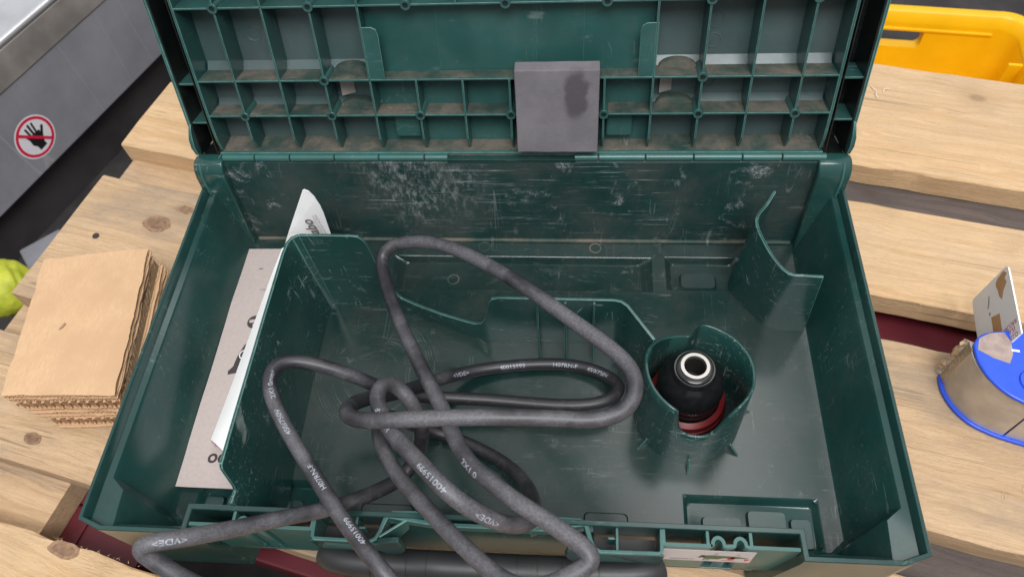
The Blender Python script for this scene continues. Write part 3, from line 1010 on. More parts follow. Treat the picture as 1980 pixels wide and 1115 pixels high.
for sx in (-1, 1):
    # flared lower ends of the outer side walls
    prof = [(-4.0, 26), (-1.5, 22), (0.5, 16), (1.0, 9), (-1, 2), (-6, -1), (-20, -2), (-38, 4), (-38, 26)]
    V = [(sx * (243.6 if z < 20 else 243.0) + sx * (0.8 if 3 < z < 20 else 0), z, y) for y, z in prof] + [(sx * 241.2, z, y) for y, z in prof]
    n = len(prof)
    F = [tuple(range(n)), tuple(range(2 * n - 1, n - 1, -1))] + [(i, (i + 1) % n, n + (i + 1) % n, n + i) for i in range(n)]
    mk("side_flare", (V, F), "green_lid", lid, smooth=True, bevel=0.5)
    xi = sx * 224.0
    # inner frame wall
    prof = [(0, 36), (0, 262), (-37, 262), (-37, 1), (-6, 1), (-3.5, 6), (-1.2, 14), (-0.3, 26)]
    V = [(xi, v_, z_) for z_, v_ in prof] + [(xi - sx * 2.0, v_, z_) for z_, v_ in prof]
    n = len(prof)
    F = [tuple(range(n)), tuple(range(2 * n - 1, n - 1, -1))] + [(i, (i + 1) % n, n + (i + 1) % n, n + i) for i in range(n)]
    mk("inner_frame", (V, F), "green_lid", lid, bevel=0.4)
    a, b = sorted((sx * 226.2, sx * 241.2))
    mk("channel_shade", merge(box(a, b, -4, 268, -37.9, -33), box(a, b, -4, -1, -38, -6), box(min(sx * 240.6, sx * 241.3), max(sx * 240.6, sx * 241.3), 0, 268, -37, -5.5), box(min(sx * 226.1, sx * 226.7), max(sx * 226.1, sx * 226.7), 2, 261, -37, -2)), "shade_black", lid)  # added black sheets, painting the shade inside the side channels
    for v_ in (57, 26, 160):
        a, b = sorted((xi, sx * 242))
        mk("side_web", box(a, b, v_ - 0.7, v_ + 0.7, -30, -7.0), "green_lid", lid, bevel=0.3)

# lid panels: each cell plate at its own depth
mk("side_panel", box(-222, -99.8, 6, 262, -24, -22), "green_lid_panel", lid)
mk("side_panel", box(102.6, 222, 6, 262, -24, -22), "green_lid_panel", lid)
mk("centre_panel", box(-97.6, 100.6, 62.8, 113.2, -14, -12), "green_lid", lid, bevel=0.5)
mk("raised_field", box(-47, 53, 64.5, 112, -12, -11.6), "green_lid", lid, bevel=0.15)
mk("lower_panel", box(-97.6, 100.6, 6, 62.4, -19, -17), "green_lid", lid)
mk("upper_panel", box(-97.6, 100.6, 114.8, 262, -19, -17), "green_lid", lid)
for a, b in ((-221, -99.8), (102.6, 221)):
    mk("panel_bevel", ([(a, 63, -21.8), (b, 63, -21.8), (b, 68.5, -21.8), (a, 68.5, -21.8), (a, 63, -17.5), (b, 63, -17.5)],
                       [(0, 1, 2, 3), (4, 5, 1, 0), (3, 2, 5, 4), (0, 3, 4), (1, 5, 2)]), "green_lid_panel", lid)
    mk("panel_bevel", ([(a, 35.4, -21.8), (b, 35.4, -21.8), (b, 40, -21.8), (a, 40, -21.8), (a, 35.4, -17), (b, 35.4, -17)],
                       [(0, 1, 2, 3), (4, 5, 1, 0), (3, 2, 5, 4), (0, 3, 4), (1, 5, 2)]), "green_lid_panel", lid)
for a in (-86, 70):
    mk("panel_block", box(a, a + 19, 12, 34, -17.1, -10), "green_lid", lid, bevel=1.5)
# bottom shelf full of dust
mk("dust_ledge", ([(-222, 3.4, -0.6), (222, 3.4, -0.6), (222, 6.6, -22), (-222, 6.6, -22), (-222, 1.4, -0.6), (222, 1.4, -0.6), (222, 2, -22), (-222, 2, -22)],
                  [(0, 1, 2, 3), (4, 7, 6, 5), (0, 4, 5, 1), (3, 2, 6, 7), (0, 3, 7, 4), (1, 5, 6, 2)]), "dusty_ledge", lid)
mk("front_lip", box(-223, 224, 3.0, 4.6, -2.6, 0.2), "green_rim", lid, bevel=0.4)

# horizontal ribs with their dusty upper faces
for v_ in ROWS:
    o = mk("cross_rib", box(-222.2, 222.2, v_ - 0.65, v_ + 0.65, -22.5, 0), "green_lid", lid, bevel=0.3)
    if v_ in (34.8, 62.0):
        mk("rib_dust", box(-221, 221, v_ + 0.66, v_ + 0.9, -21.5, -1.2), "dusty_ledge", o)
# vertical ribs


def vrib(x, v0, v1, taper):
    if taper:
        pf = [(0, v0 + 5.5), (0, v1), (-22.3, v1), (-22.3, v0 - 5), (-7, v0 - 5), (-3, v0)]
    else:
        pf = [(0, v0), (0, v1), (-22.3, v1), (-22.3, v0)]
    V = [(x - 0.7, v_, z_) for z_, v_ in pf] + [(x + 0.7, v_, z_) for z_, v_ in pf]
    n = len(pf)
    F = [tuple(range(n)), tuple(range(2 * n - 1, n - 1, -1))] + [(i, (i + 1) % n, n + (i + 1) % n, n + i) for i in range(n)]
    return mk("rib", (V, F), "green_lid", lid, bevel=0.3)


for k in range(-6, 7):
    x = UT + 32.75 * k
    if abs(k) <= 2:
        vrib(x, 10, 61.5, True)
        vrib(x, 114.6, 262, False)
    else:
        vrib(x, 10, 262, True)
bs = merge(lathe([(1.9, 0.15), (1.95, 0.9), (3.2, 0.9), (3.5, 0.6), (3.6, -21.8), (2.0, -21.8)], 24), disc(1.9, 24, 0, 0, 0.16))
boss0 = None
for v_ in ROWS[:5]:
    for k in range(-6, 7, 2):
        x = UT + 32.75 * k
        if v_ == 62.0 and k not in (-4, 4):
            continue
        if boss0 is None:
            boss0 = mk("boss", bs, "green_lid", lid, smooth=True)
            boss0.location = Vector((x, v_, 0)) * S
            boss0.data.materials.append(MATS["shade_black"])  # flat black disc paints the shade down the boss hole
            for q in boss0.data.polygons:
                if len(q.vertices) > 8:
                    q.material_index = 1
        else:
            share(boss0, "boss", lid, (x, v_, 0))
# holder tabs beside the centre panel
for a, b, r_ in ((-96.8, -85, 1), (89.8, 101.4, -1)):
    pts = [(a, 62.7), (b, 62.7), (b, 94), (b - 1.2 if r_ > 0 else b, 98), (b - 4 if r_ > 0 else b, 99.6), (a + 4 if r_ < 0 else a, 99.6), (a + 1.2 if r_ < 0 else a, 98), (a, 94)]
    pts = [p for i, p in enumerate(pts) if i == 0 or p != pts[i - 1]]
    mk("holder_tab", prism(pts, -1.6, -0.2), "green_lid", lid, smooth=True, bevel=0.3)
# half round bosses behind ribs C-D and I-J, each with a pale facet painted for light through a slot
for a in (-128.5, 101.5):
    for v_ in (35.6, 62.8):
        pts = [(a + 3, v_)] + [(a + 16 + 13 * math.cos(math.pi - math.pi * k / 12), v_ + 5.2 * math.sin(math.pi * k / 12)) for k in range(13)] + [(a + 29, v_)]
        mk("strap_bow", prism(pts, -21.6, -14), "dusty_ledge", lid, smooth=True)
    mk("slot_light_facet", ([(a + 5, 43, -21.6), (a + 14, 43, -21.6), (a + 14, 60, -21.6), (a + 5, 60, -21.6), (a + 5, 43, -16), (a + 14, 43, -21), (a + 14, 60, -21), (a + 5, 60, -16)],
                      [(0, 3, 2, 1), (4, 5, 6, 7), (0, 1, 5, 4), (2, 3, 7, 6), (0, 4, 7, 3), (1, 2, 6, 5)]), "steel_table", lid)
# moulded date clocks and ejector marks
for (x, v_) in ((141, 92.5), (141, 78.5)):
    gz = -21.95
    dc = mk("date_mark", merge(ring(4.6, 5.3, 32, gz + 0.35), lathe([(4.4, gz), (4.6, gz + 0.35)], 32), lathe([(5.3, gz + 0.35), (5.5, gz)], 32)), "green_lid_panel", lid, smooth=True)
    dc.location = Vector((x, v_, 0)) * S
    ar = mk("date_arrow", box(-0.35, 0.35, -3.4, 3.4, gz, gz + 0.4), "green_lid_panel", lid)
    ar.location = Vector((x, v_, 0)) * S
    ar.rotation_euler = (0, 0, -0.7 if v_ < 90 else -0.1)
mark = lathe([(4.6, -0.02), (4.9, 0.3), (5.5, 0.3), (5.8, -0.02)], 32)
for (x, v_, zz) in ((2.0, 76.0, -12.0), (-181, 88, -22), (-140, 50, -22), (140, 50, -22)):
    e = mk("ejector_mark", mark, "green_lid_panel" if zz < -20 else "green_lid", lid, smooth=True)
    e.location = Vector((x, v_, zz)) * S

# grey foam block glued into the lid (its top edge slopes back)
fV = [(5.2, 3.6, 0.3), (64.2, 3.6, 0.3), (64.2, 3.6, 13), (5.2, 3.6, 13), (6, 66, 0.3), (65, 66, 0.3), (64.6, 59.5, 9.0), (5.6, 59.5, 9.0)]
NX, NY = 14, 14
foamV, foamF = [], []
tops = []
for j in range(NY + 1):
    v_ = j / NY
    for i in range(NX + 1):
        u = i / NX
        x = 6.6 + 57.2 * u + 0.5 * noise.noise(Vector((v_ * 3, u * 2, 1)))
        y = 10.0 + 62.2 * v_ + 0.4 * noise.noise(Vector((u * 4, 3, v_)))
        z = 9.5 + 0.5 * noise.noise(Vector((u * 3, v_ * 3, 7)))
        foamV.append((x, y, z))
for j in range(NY):
    for i in range(NX):
        a = j * (NX + 1) + i
        foamF.append((a, a + 1, a + NX + 2, a + NX + 1))
n0 = len(foamV)
loop = [i for i in range(NX + 1)] + [(j + 1) * (NX + 1) - 1 for j in range(1, NY + 1)] + [NY * (NX + 1) + i for i in range(NX - 1, -1, -1)] + [j * (NX + 1) for j in range(NY - 1, 0, -1)]
for q in loop:
    x, y, z = foamV[q]
    foamV.append((x + (x - 35) * 0.006, y + (2.6 if y > 71 else -1.0), 0.5))
m_ = len(loop)
for k in range(m_):
    foamF.append((loop[k], loop[(k + 1) % m_], n0 + (k + 1) % m_, n0 + k))
foamF.append(tuple(n0 + k for k in range(m_)))
mk("foam_block", (foamV, foamF), "foam_grey", lid, smooth=True, bevel=0.6, ang=30)

# ------------------------------------------------------------------ fitting standing in the round holder
FX, FY = 127.0, 118.5
fit = thing("chuck_fitting", "glossy black rounded fitting with steel ring on top standing in the round holder", "tool part", (FX, FY, -64.6))
prof = [(0.01, -46), (20, -46), (21.2, -44), (21.8, -36), (21.4, -34.8), (21.8, -33.8), (21.9, -29), (21.2, -23.5), (19.4, -18.4), (16.9, -14.4), (14.8, -12.2), (14.2, -11.4), (13.9, -8.6), (13.0, -7.6), (11, -7.6), (11, -11)]
mk("body", lathe(prof, 56, FX, FY), "gloss_black", fit, smooth=True, ang=40)
mk("collar", lathe([(10.9, -9), (12.0, -7.4), (12.0, -6.2), (11.2, -5.6), (9.8, -5.6), (9.8, -12)], 48, FX, FY), "gloss_black", fit, smooth=True, ang=40)
mk("steel_ring", lathe([(9.7, -9), (9.7, -4.6), (9.3, -4.1), (7.2, -4.1), (6.7, -4.9), (6.7, -7)], 48, FX, FY), "steel", fit, smooth=True, ang=40)
mk("bore", lathe([(6.88, -6), (6.8, -26), (0.01, -26)], 40, FX, FY), "bore_dark", fit, smooth=True)
mk("red_ring", lathe([(24, -64), (26.6, -63.6), (27.4, -56), (26.4, -53.6), (24.8, -53.2), (26.2, -51), (25.4, -47), (22, -45)], 56, FX, FY), "red_rubber", fit, smooth=True, ang=40)
tg = text_geo("< 3 E", 3.0, 0.02)
V = []
for x, y, z in tg[0]:
    a = -math.pi / 2 + x / 24.0
    r_ = 21.95 - 0.02 * y
    V.append((FX + r_ * math.cos(a), FY + r_ * math.sin(a), -32.8 + y * 0.95))
mk("moulded_mark", (V, tg[1]), "ink_grey", fit)

# ------------------------------------------------------------------ booklet and leaflet
bk = thing("grey_booklet", "grey covered instruction booklet lying in the narrow left compartment", "booklet", (-188, 147, -64.5))
NXB, NYB = 8, 26
def bk_pt(u, v, top):
    x = -223 + 74 * u + 1.8 * math.sin(v * 3.0) - 1.5 * v
    y = 46 + 201 * v - 1.5 * u
    z = -60.0 + 4.0 * u + 1.6 * math.sin(v * math.pi) * (1 - u * 0.6) + 0.8 * noise.noise(Vector((u * 2, v * 5, 2)))
    return (x, y, z + (0 if top else -4.2 + 1.2 * (1 - u)))
top_l = [[bk_pt(i / NXB, j / NYB, True) for i in range(NXB + 1)] + [bk_pt(i / NXB, j / NYB, False) for i in range(NXB, -1, -1)] for j in range(NYB + 1)]
mk("pages", loft(top_l, True, True, True), "paper_edge", bk, smooth=True, ang=40)
cv = [[tuple(Vector(bk_pt(-0.012 + 1.02 * i / NXB, -0.004 + 1.008 * j / NYB, True)) + Vector((0, 0, 0.25 + dz))) for i in range(NXB + 1)] for dz in (0, 0.3) for j in range(NYB + 1)]
gV, gF = loft(cv[NYB + 1:], False)
hV, hF = loft(cv[:NYB + 1], False)
cover = mk("cover", merge((gV, gF), (hV, hF)), "paper_grey", bk, smooth=True)


def on_book(g, x, y, rot):
    """flat print laid on the curved cover"""
    V = []
    c_, s_ = math.cos(rot), math.sin(rot)
    for a, b, z in g[0]:
        X_, Y_ = x + a * c_ - b * s_, y + a * s_ + b * c_
        v_ = (Y_ - 46) / 201
        u = (X_ + 223 - 1.8 * math.sin(v_ * 3.0) + 1.5 * v_) / 74
        v_ = (Y_ - 46 + 1.5 * u) / 201
        V.append((X_, Y_, bk_pt(u, v_, True)[2] + 0.66 + z))
    return V, g[1]


mk("printed_name", on_book(text_geo("metabo", 13.8, 0.35, 'RIGHT'), -205.5, 68.6, math.pi), "ink_dark", cover)
mk("printed_line", on_book(text_geo("PROFESSIONAL POWER TOOL SOLUTIONS", 2.7, 0.02, 'RIGHT'), -203.0, 76.5, math.pi), "ink_grey", cover)
mk("printed_line", on_book(poly([(-28, 0), (0, 0), (0, 0.35), (-28, 0.35)]), -203.0, 74.4, math.pi), "ink_grey", cover)
mk("printed_line", on_book(text_geo("DE  SPALV", 3.0, 0.02), -196, 207, math.pi), "ink_grey", cover)
mk("printed_line", on_book(poly([(0, 0), (3.5, 0), (3.5, 1.4), (0, 1.4)]), -209, 226, 0.2), "ink_grey", cover)
mk("safety_icon", on_book(disc(5.8, 28), -199.5, 176, 0), "ink_dark", cover)
mk("safety_icon_face", on_book(merge(capsule(-3, 0.6, 2.8, 1.2, 1.5, 0.06), capsule(0.5, -2.6, 1.6, -2.6, 1.5, 0.06), ([(x + 1.5, y + 2.2, z) for x, y, z in disc(1.6, 14, 0, 0, 0.06)[0]], disc(1.6, 14)[1])), -199.5, 176, 0), "paper_grey", cover)
mk("tool_picture", on_book(poly([(2.6, 24), (3.8, 23.6), (1.4, 14), (2.4, 11), (0.6, 10), (1.4, 2), (0.5, -6), (2.4, -9), (1.0, -11), (-8, -13), (-8.6, -10), (-5.5, -6), (-4.6, 2), (-1.6, 12), (0.4, 14)]), -200.5, 143, 0), "ink_dark", cover)
mk("tool_picture", on_book(ring(3.4, 4.1, 26, 0.06), -199.8, 147, 0), "paper_white", cover)

lf = thing("white_leaflet", "folded white leaflet with grey print sticking up behind the divider", "leaflet", (-180, 150, -60))
Lb = catmull([(-200.7, 75, -46), (-195.8, 105.8, -42), (-189.6, 149, -36), (-182.2, 194.1, -28), (-176.5, 221.4, -22)], 6)
Rb = catmull([(-183, 62, -37), (-166, 100, -18), (-158, 149, -8), (-156, 190, -10), (-156, 221, -14)], 6)
rows = []
for a, b in zip(Lb, Rb):
    rows.append([tuple(a.lerp(b, k / 6) + Vector((0, 0, 1.6 * math.sin(math.pi * k / 6)))) for k in range(7)])
rows2 = [[(x - 0.4, y, z - 0.9) for x, y, z in r_] for r_ in rows]
fold = mk("folded_sheet", merge(loft(rows, False), loft(rows2, False), loft([rows[0], [(x + 1.5, y - 0.5, z - 2.2) for x, y, z in rows[0]]], False)), "paper_white", lf, smooth=True, ang=60)
mk("pink_edge", loft([[(x + 2 * k / 6, y - 1.0, z - 1.0 - 0.3 * k) for k, (x, y, z) in enumerate(rows[0])], [(x + 2.5 * k / 6, y - 1.6, z - 2.2 - 0.7 * k) for k, (x, y, z) in enumerate(rows[0])]], False), "pink_print", lf)
# upright flap: x, z outline near y = 228..232
flap = [(-188, -48), (-172.6, -17.5), (-146.0, 32.2), (-144.6, 33.2), (-141.4, 32.0), (-138.6, 26.6), (-138.2, 24.0), (-136.9, 17), (-136.6, 9.2), (-138, -15.8), (-141.4, -40)]
def fy(x, z):
    return 231.5 + 2.2 * math.sin((x + 175) * 0.09) + 0.02 * z
fp = mk("upright_flap", (lambda a: loft([[(x, fy(x, z), z) for x, z in a], [(x, fy(x, z) + 0.5, z) for x, z in a]], True, True, True))(flap), "paper_white", lf)


def on_flap(g, x, z, rot):
    V = []
    c_, s_ = math.cos(rot), math.sin(rot)
    for a, b, q in g[0]:
        X_, Z_ = x + a * c_ - b * s_, z + a * s_ + b * c_
        V.append((X_, 228.9, Z_))
    return V, g[1]


FR = math.atan2(9.4, -0.9)
mk("printed_name", on_flap(text_geo("metabo", 12.0, 0.28, 'RIGHT'), -147.2, 4.8, FR), "ink_grey", fp)
mk("printed_line", on_flap(poly([(-32, 0), (0, 0), (0, 0.3), (-32, 0.3)]), -144.6, 9, FR), "ink_grey", fp)
mk("printed_line", on_flap(text_geo("PROFESSIONAL POWER TOOL SOLUTIONS", 2.0, 0.0, 'RIGHT'), -142.0, 10.0, FR), "ink_grey", fp)

# ------------------------------------------------------------------ cable
CTRL = [(-98.7, -60.7, -60.0), (-107.7, -48.8, -20.0), (-122.1, -42.8, 18.0), (-135.8, -38.1, 36.0), (-146.8, -34.2, 48.0), (-156.8, -29.5, 56.0), (-161.4, -26.4, 63.0), (-157.1, -23.8, 67.0), (-143.8, -19.4, 62.0), (-126.0, -9.5, 46.0), (-106.5, 2.2, 29.0), (-86.3, 12.4, 15.0), (-68.1, 26.7, 0.0), (-56.1, 39.8, -12.0), (-48.2, 50.2, -10.0), (-42.2, 55.3, 4.0), (-38.9, 57.8, 20.0), (-39.6, 62.4, 34.0), (-44.6, 68.6, 44.0), (-51.3, 73.0, 50.0), (-56.8, 70.7, 55.0), (-58.6, 62.8, 57.0), (-53.9, 51.3, 58.0), (-42.8, 36.4, 64.0), (-26.5, 19.8, 74.0), (-11.3, 5.3, 78.0), (1.0, -1.3, 70.0), (12.7, -3.0, 57.0), (21.9, -0.4, 42.0), (28.1, 8.4, 22.0), (28.4, 20.8, 0.0), (23.8, 40.5, -28.0), (13.1, 58.8, -48.0), (-2.3, 72.3, -57.0), (-25.1, 83.9, -60.0), (-43.5, 88.9, -58.0), (-59.8, 89.5, -46.0), (-68.1, 84.8, -22.0), (-68.8, 72.0, 4.0), (-65.4, 57.7, 18.0), (-58.9, 44.3, 24.0), (-47.2, 28.0, 28.0), (-33.0, 14.1, 32.0), (-15.8, -2.7, 40.0), (0.2, -17.1, 50.0), (13.2, -27.9, 57.0), (27.4, -34.4, 60.0), (40.0, -33.1, 63.0), (50.3, -28.7, 66.0), (57.6, -24.7, 68.0), (58.8, -20.7, 70.0), (53.2, -15.3, 71.0), (38.8, -5.7, 69.0), (23.1, 4.2, 66.0), (6.4, 16.7, 62.0), (-4.3, 27.3, 58.0), (-12.9, 40.1, 54.0), (-21.3, 57.4, 48.0), (-33.9, 79.6, 41.0), (-52.2, 111.7, 32.0), (-68.5, 143.4, 23.0), (-79.0, 167.6, 17.0), (-83.6, 182.0, 16.0), (-81.1, 189.7, 20.0), (-70.0, 192.3, 25.0), (-48.6, 188.1, 32.0), (-21.3, 171.8, 42.0), (14.6, 142.2, 54.0), (46.4, 113.0, 61.0), (66.7, 93.7, 66.0), (77.5, 81.2, 69.0), (82.1, 70.0, 70.0), (80.5, 59.4, 69.0), (73.2, 51.7, 68.0), (58.3, 47.5, 68.0), (37.0, 47.6, 69.0), (-5.9, 45.9, 71.0), (-44.6, 44.3, 68.0), (-63.6, 46.3, 62.0), (-74.8, 53.2, 53.0), (-78.0, 63.1, 42.0), (-74.7, 75.2, 26.0), (-64.8, 90.3, 2.0), (-56.6, 107.9, -24.0), (-39.1, 128.6, -48.0), (-11.1, 141.2, -58.0), (26.5, 146.3, -59.5), (53.0, 144.7, -59.0), (71.5, 136.9, -56.0), (80.6, 125.2, -50.0), (76.6, 113.6, -44.0), (60.3, 106.7, -42.0), (32.1, 106.3, -43.0), (-7.3, 108.7, -43.0), (-42.7, 107.2, -38.0), (-63.4, 103.3, -26.0), (-76.2, 99.8, -10.0), (-89.6, 100.3, 4.0), (-107.6, 102.1, 14.0), (-124.5, 102.6, 20.0), (-134.8, 97.7, 24.0), (-137.0, 86.6, 26.0), (-130.4, 71.2, 26.0), (-116.2, 51.5, 25.0), (-99.9, 32.0, 24.0), (-79.6, 8.5, 26.0), (-60.9, -11.0, 29.0), (-44.9, -25.8, 28.0), (-32.7, -38.3, 10.0), (-23.8, -47.1, -30.0), (-17.9, -56.4, -60.0)]
CR = 4.45
path = catmull(CTRL, 10)
for _ in range(14):
    path = [path[0]] + [(path[i - 1] + path[i] * 2 + path[i + 1]) / 4 for i in range(1, len(path) - 1)] + [path[-1]]
cable = thing("power_cable", "black dusty rubber power cable heaped in loops over the open tool case", "cable", (0, 0, -60))
sheath = mk("sheath", tube(path, CR, 18), "cable_rubber", cable, smooth=True, ang=80)
clen = [0.0]
for a, b in zip(path[:-1], path[1:]):
    clen.append(clen[-1] + (b - a).length)


def at_len(s):
    lo, hi = 0, len(clen) - 1
    while hi - lo > 1:
        m_ = (lo + hi) // 2
        if clen[m_] <= s:
            lo = m_
        else:
            hi = m_
    u = (s - clen[lo]) / max(1e-6, clen[hi] - clen[lo])
    p = path[lo].lerp(path[hi], u)
    a, b = path[max(lo - 2, 0)], path[min(hi + 2, len(path) - 1)]
    return p, (b - a).normalized()


def cable_text(s, ctrl_pos, rev=False, up=(0.1, -0.5, 0.85), turn=0.0, size=4.2):
    """print wrapped round the sheath, centred near control point number ctrl_pos"""
    s0 = clen[min(int(ctrl_pos * 10), len(clen) - 1)]
    tg = text_geo(s, size, 0.03)
    bm = bmesh.new()
    vs_ = [bm.verts.new(v) for v in tg[0]]
    for f_ in tg[1]:
        try:
            bm.faces.new([vs_[i] for i in f_])
        except ValueError:
            pass
    h = size * 0.72
    for k in range(1, 7):
        bmesh.ops.bisect_plane(bm, geom=bm.verts[:] + bm.edges[:] + bm.faces[:], plane_co=(0, h * k / 7, 0), plane_no=(0, 1, 0))
    sg = -1 if rev else 1
    U = Vector(up).normalized()
    for v in bm.verts:
        x, y = v.co.x * sg * 1.15, (v.co.y - h / 2) * sg
        p, T = at_len(s0 + x)
        N = (U - T * U.dot(T)).normalized()
        B = N.cross(T).normalized()
        a = y / CR + turn
        v.co = p + (N * math.cos(a) + B * math.sin(a)) * (CR + 0.05)
    bm.verts.index_update()
    V = [tuple(v.co) for v in bm.verts]
    F = [tuple(q.index for q in f_.verts) for f_ in bm.faces]
    bm.free()
    mk("cable_print", (V, F), "print_white", sheath)


cable_text("<VDE>", 7.75, True, turn=0.0)
cable_text("40015999", 24.6, True)
cable_text("<VDE>", 26.5, True)
cable_text("H07RN-F", 22.4, True)
cable_text("2X1.0", 54.6, True, turn=0.4, size=4.6)
cable_text("<VDE>", 84.2)
cable_text("40015999", 85.4)
cable_text("H07RN-F", 86.6)
cable_text("450/750V", 87.8)
cable_text("2X1.0mm²", 101.4, True, turn=0.5)
cable_text("450/750V", 102.7, True, turn=0.3)
cable_text("H07RN-F", 104.3, True, turn=0.5)
cable_text("40015999", 105.7, True, turn=0.7)

# ------------------------------------------------------------------ cardboard sheets
labels = ["topmost cut cardboard sheet with a small tear in the stack left of the case",
          "second cardboard sheet from the top of the stack left of the case",
          "upper coarse fluted cardboard sheet, third from the top of the stack",
          "fourth cardboard sheet from the top of the stack left of the case",
          "fifth cardboard sheet from the top, between the two coarse fluted ones",
          "sixth cardboard sheet from the top, just above the lower coarse fluted one",
          "lower coarse fluted cardboard sheet, second from the bottom of the stack",
          "bottom cardboard sheet of the stack, lying on the plank"]
#          thick, period, x0, x1, y0, y1, rot
sheets = [(4.2, 3.0, 0, 0), (4.0, 2.8, 1.5, -0.5), (10.4, 6.6, 4, -1.5), (3.8, 3.2, 8, -1.0),
          (4.2, 3.4, 10, -2.0), (3.6, 3.0, 13, -2.5), (10.4, 6.8, 17, -4.0), (3.4, 3.2, 22, -5.0)]
zt = -30.6
for k, (th, per, shx, shy) in enumerate(sheets):
    zb = zt - th
    FL, FR_, BR_, BL = (-356 + shx, 95.5 + shy), (-272 + shx * 0.35, 99 + shy), (-290 + shx * 0.5, 227 - shx * 0.4), (-373.5 + shx, 214.5)
    if k >= 5:
        BR_, BL = (-279 + shx * 0.25, 188), (-366 + shx, 178)
    cxm, cym, rz = -318.0, 158.0, 0.0
    sh = thing("cardboard_sheet", labels[k], "cardboard", (cxm, cym, zb), (0, 0, rz), "stack of cut cardboard sheets", local=True)
    cor = [(q[0] - cxm, q[1] - cym) for q in (FL, FR_, BR_, BL)]
    hx, hy = 42.0, 62.0

    def outline(seed, shrink=0.0):
        pts = []
        N = 40
        for c0, c1 in zip(cor, cor[1:] + cor[:1]):
            for i in range(N):
                u = i / N
                px, py = c0[0] + (c1[0] - c0[0]) * u, c0[1] + (c1[1] - c0[1]) * u
                nn = noise.noise(Vector((px * 0.06, py * 0.06, seed))) * 1.6 + noise.noise(Vector((px * 0.5, py * 0.5, seed + 5))) * 0.5
                d = Vector((c1[1] - c0[1], -(c1[0] - c0[0]))).normalized()
                pts.append((px + d.x * (nn - shrink), py + d.y * (nn - shrink)))
        return pts
    mk("liner", prism(outline(k * 3.3, 1.3 if k in (2, 6) else 0.0), th - 0.7, th - 0.1), "cardboard", sh)
    mk("liner", prism(outline(k * 3.3 + 1.7, 1.2 if k in (1, 5) else 0.2), 0.1, 0.7), "cardboard", sh)
    amp = (th - 1.5) / 2
    rows = []
    fx0, fx1 = cor[0][0] + 0.8, cor[1][0] - 0.8
    n_s = int((fx1 - fx0) / per * 10)
    for s_ in (0, 0.6):
        r_ = []
        for i in range(n_s + 1):
            x = fx0 + (fx1 - fx0) * i / n_s
            ph = 2 * math.pi * x / per + 0.6 * noise.noise(Vector((x * 0.1, k * 5, 3)))
            w_ = math.sin(ph)
            if per > 5:
                w_ = max(-1, min(1, w_ * 3.0))
            r_.append((x, th / 2 + w_ * amp - 0.3 + s_ + 0.3 * noise.noise(Vector((x * 0.3, k, 0)))))
        rows.append(r_)
    prof = rows[0] + rows[1][::-1]
    bx_ = (cor[3][0] - cor[0][0]) * 0.9
    by_ = (cor[3][1] - cor[0][1]) * 0.9

    def fyy(x):
        u = (x - cor[0][0]) / (cor[1][0] - cor[0][0])
        return cor[0][1] + (cor[1][1] - cor[0][1]) * u
    V = [(x, fyy(x) + 0.1 + 0.7 * noise.noise(Vector((x * 0.4, k, 2))), z) for x, z in prof] + [(x + bx_, fyy(x) + by_, z) for x, z in prof]
    n = len(prof)
    F = [(i, (i + 1) % n, n + (i + 1) % n, n + i) for i in range(n)]
    m_ = n // 2
    F += [(i, n - 1 - i, n - 2 - i, i + 1) for i in range(m_ - 1)]
    mk("fluting", (V, F), "cardboard", sh)
    # crushed side wall of the fluting
    V = []
    cols = 60
    for j in range(4):
        for i in range(cols + 1):
            u = 0.01 + 0.96 * i / cols
            x = cor[1][0] + (cor[2][0] - cor[1][0]) * u
            y = cor[1][1] + (cor[2][1] - cor[1][1]) * u
            V.append((x - 1.0 + 0.8 * noise.noise(Vector((y * 0.5, j * 2.1, k))), y, 0.7 + (th - 1.4) * j / 3))
    F = [(j * (cols + 1) + i, j * (cols + 1) + i + 1, (j + 1) * (cols + 1) + i + 1, (j + 1) * (cols + 1) + i) for j in range(3) for i in range(cols)]
    mk("crushed_edge", (V, F), "cardboard_edge", sh)
    if k == 0:
        mk("tear", ([(-17, -8, th + 0.05), (-14, -6.5, th + 1.3), (-12.6, -2.6, th + 1.0), (-14.6, -1, th - 0.02), (-16, -4, th + 0.6)], [(0, 1, 4), (1, 2, 4), (2, 3, 4)]), "cardboard_edge", sh)
    zt = zb - 0.05

# ------------------------------------------------------------------ tape dispenser lying on its side
td = thing("tape_dispenser", "blue hand tape dispenser with steel front plate lying on the right plank", "tape dispenser", (335, 128, -76))
def plate(z, dx, dy):
    ctl = [(310, 151), (309.4, 139), (313.4, 126), (321, 115.5), (331, 108.6), (344, 103), (365, 97), (400, 93), (430, 96), (445, 112), (440, 135), (415, 152), (380, 160), (350, 163), (330, 161.5), (317, 158.5)]
    ctl = [(x + dx, y + dy) for x, y in ctl]
    pts = catmull([(x, y, 0) for x, y in ctl + ctl[:1]], 4)[:-1]
    return [(p.x, p.y) for p in pts]
bp_ = plate(-74, 0, 0)
mk("side_plate", prism(bp_, -75.6, -72.6), "blue_plastic", td, smooth=True, bevel=0.8, ang=40)
tp_ = plate(-22, 1.6, -2.8)
tpo = mk("side_plate", prism(tp_, -24.0, -21.0), "blue_plastic", td, smooth=True, bevel=1.0, ang=40)
mk("screw_boss", lathe([(9, -21.1), (8.4, -19.6), (6.4, -18.8), (5.8, -20.0), (5.6, -20.6), (0.01, -20.6)], 32, 341, 121), "blue_plastic", tpo, smooth=True)
scw = mk("screw_head", lathe([(0.01, -18.9), (3.6, -19.0), (5.2, -19.8), (5.4, -20.7)], 28, 341, 121), "steel", tpo, smooth=True)
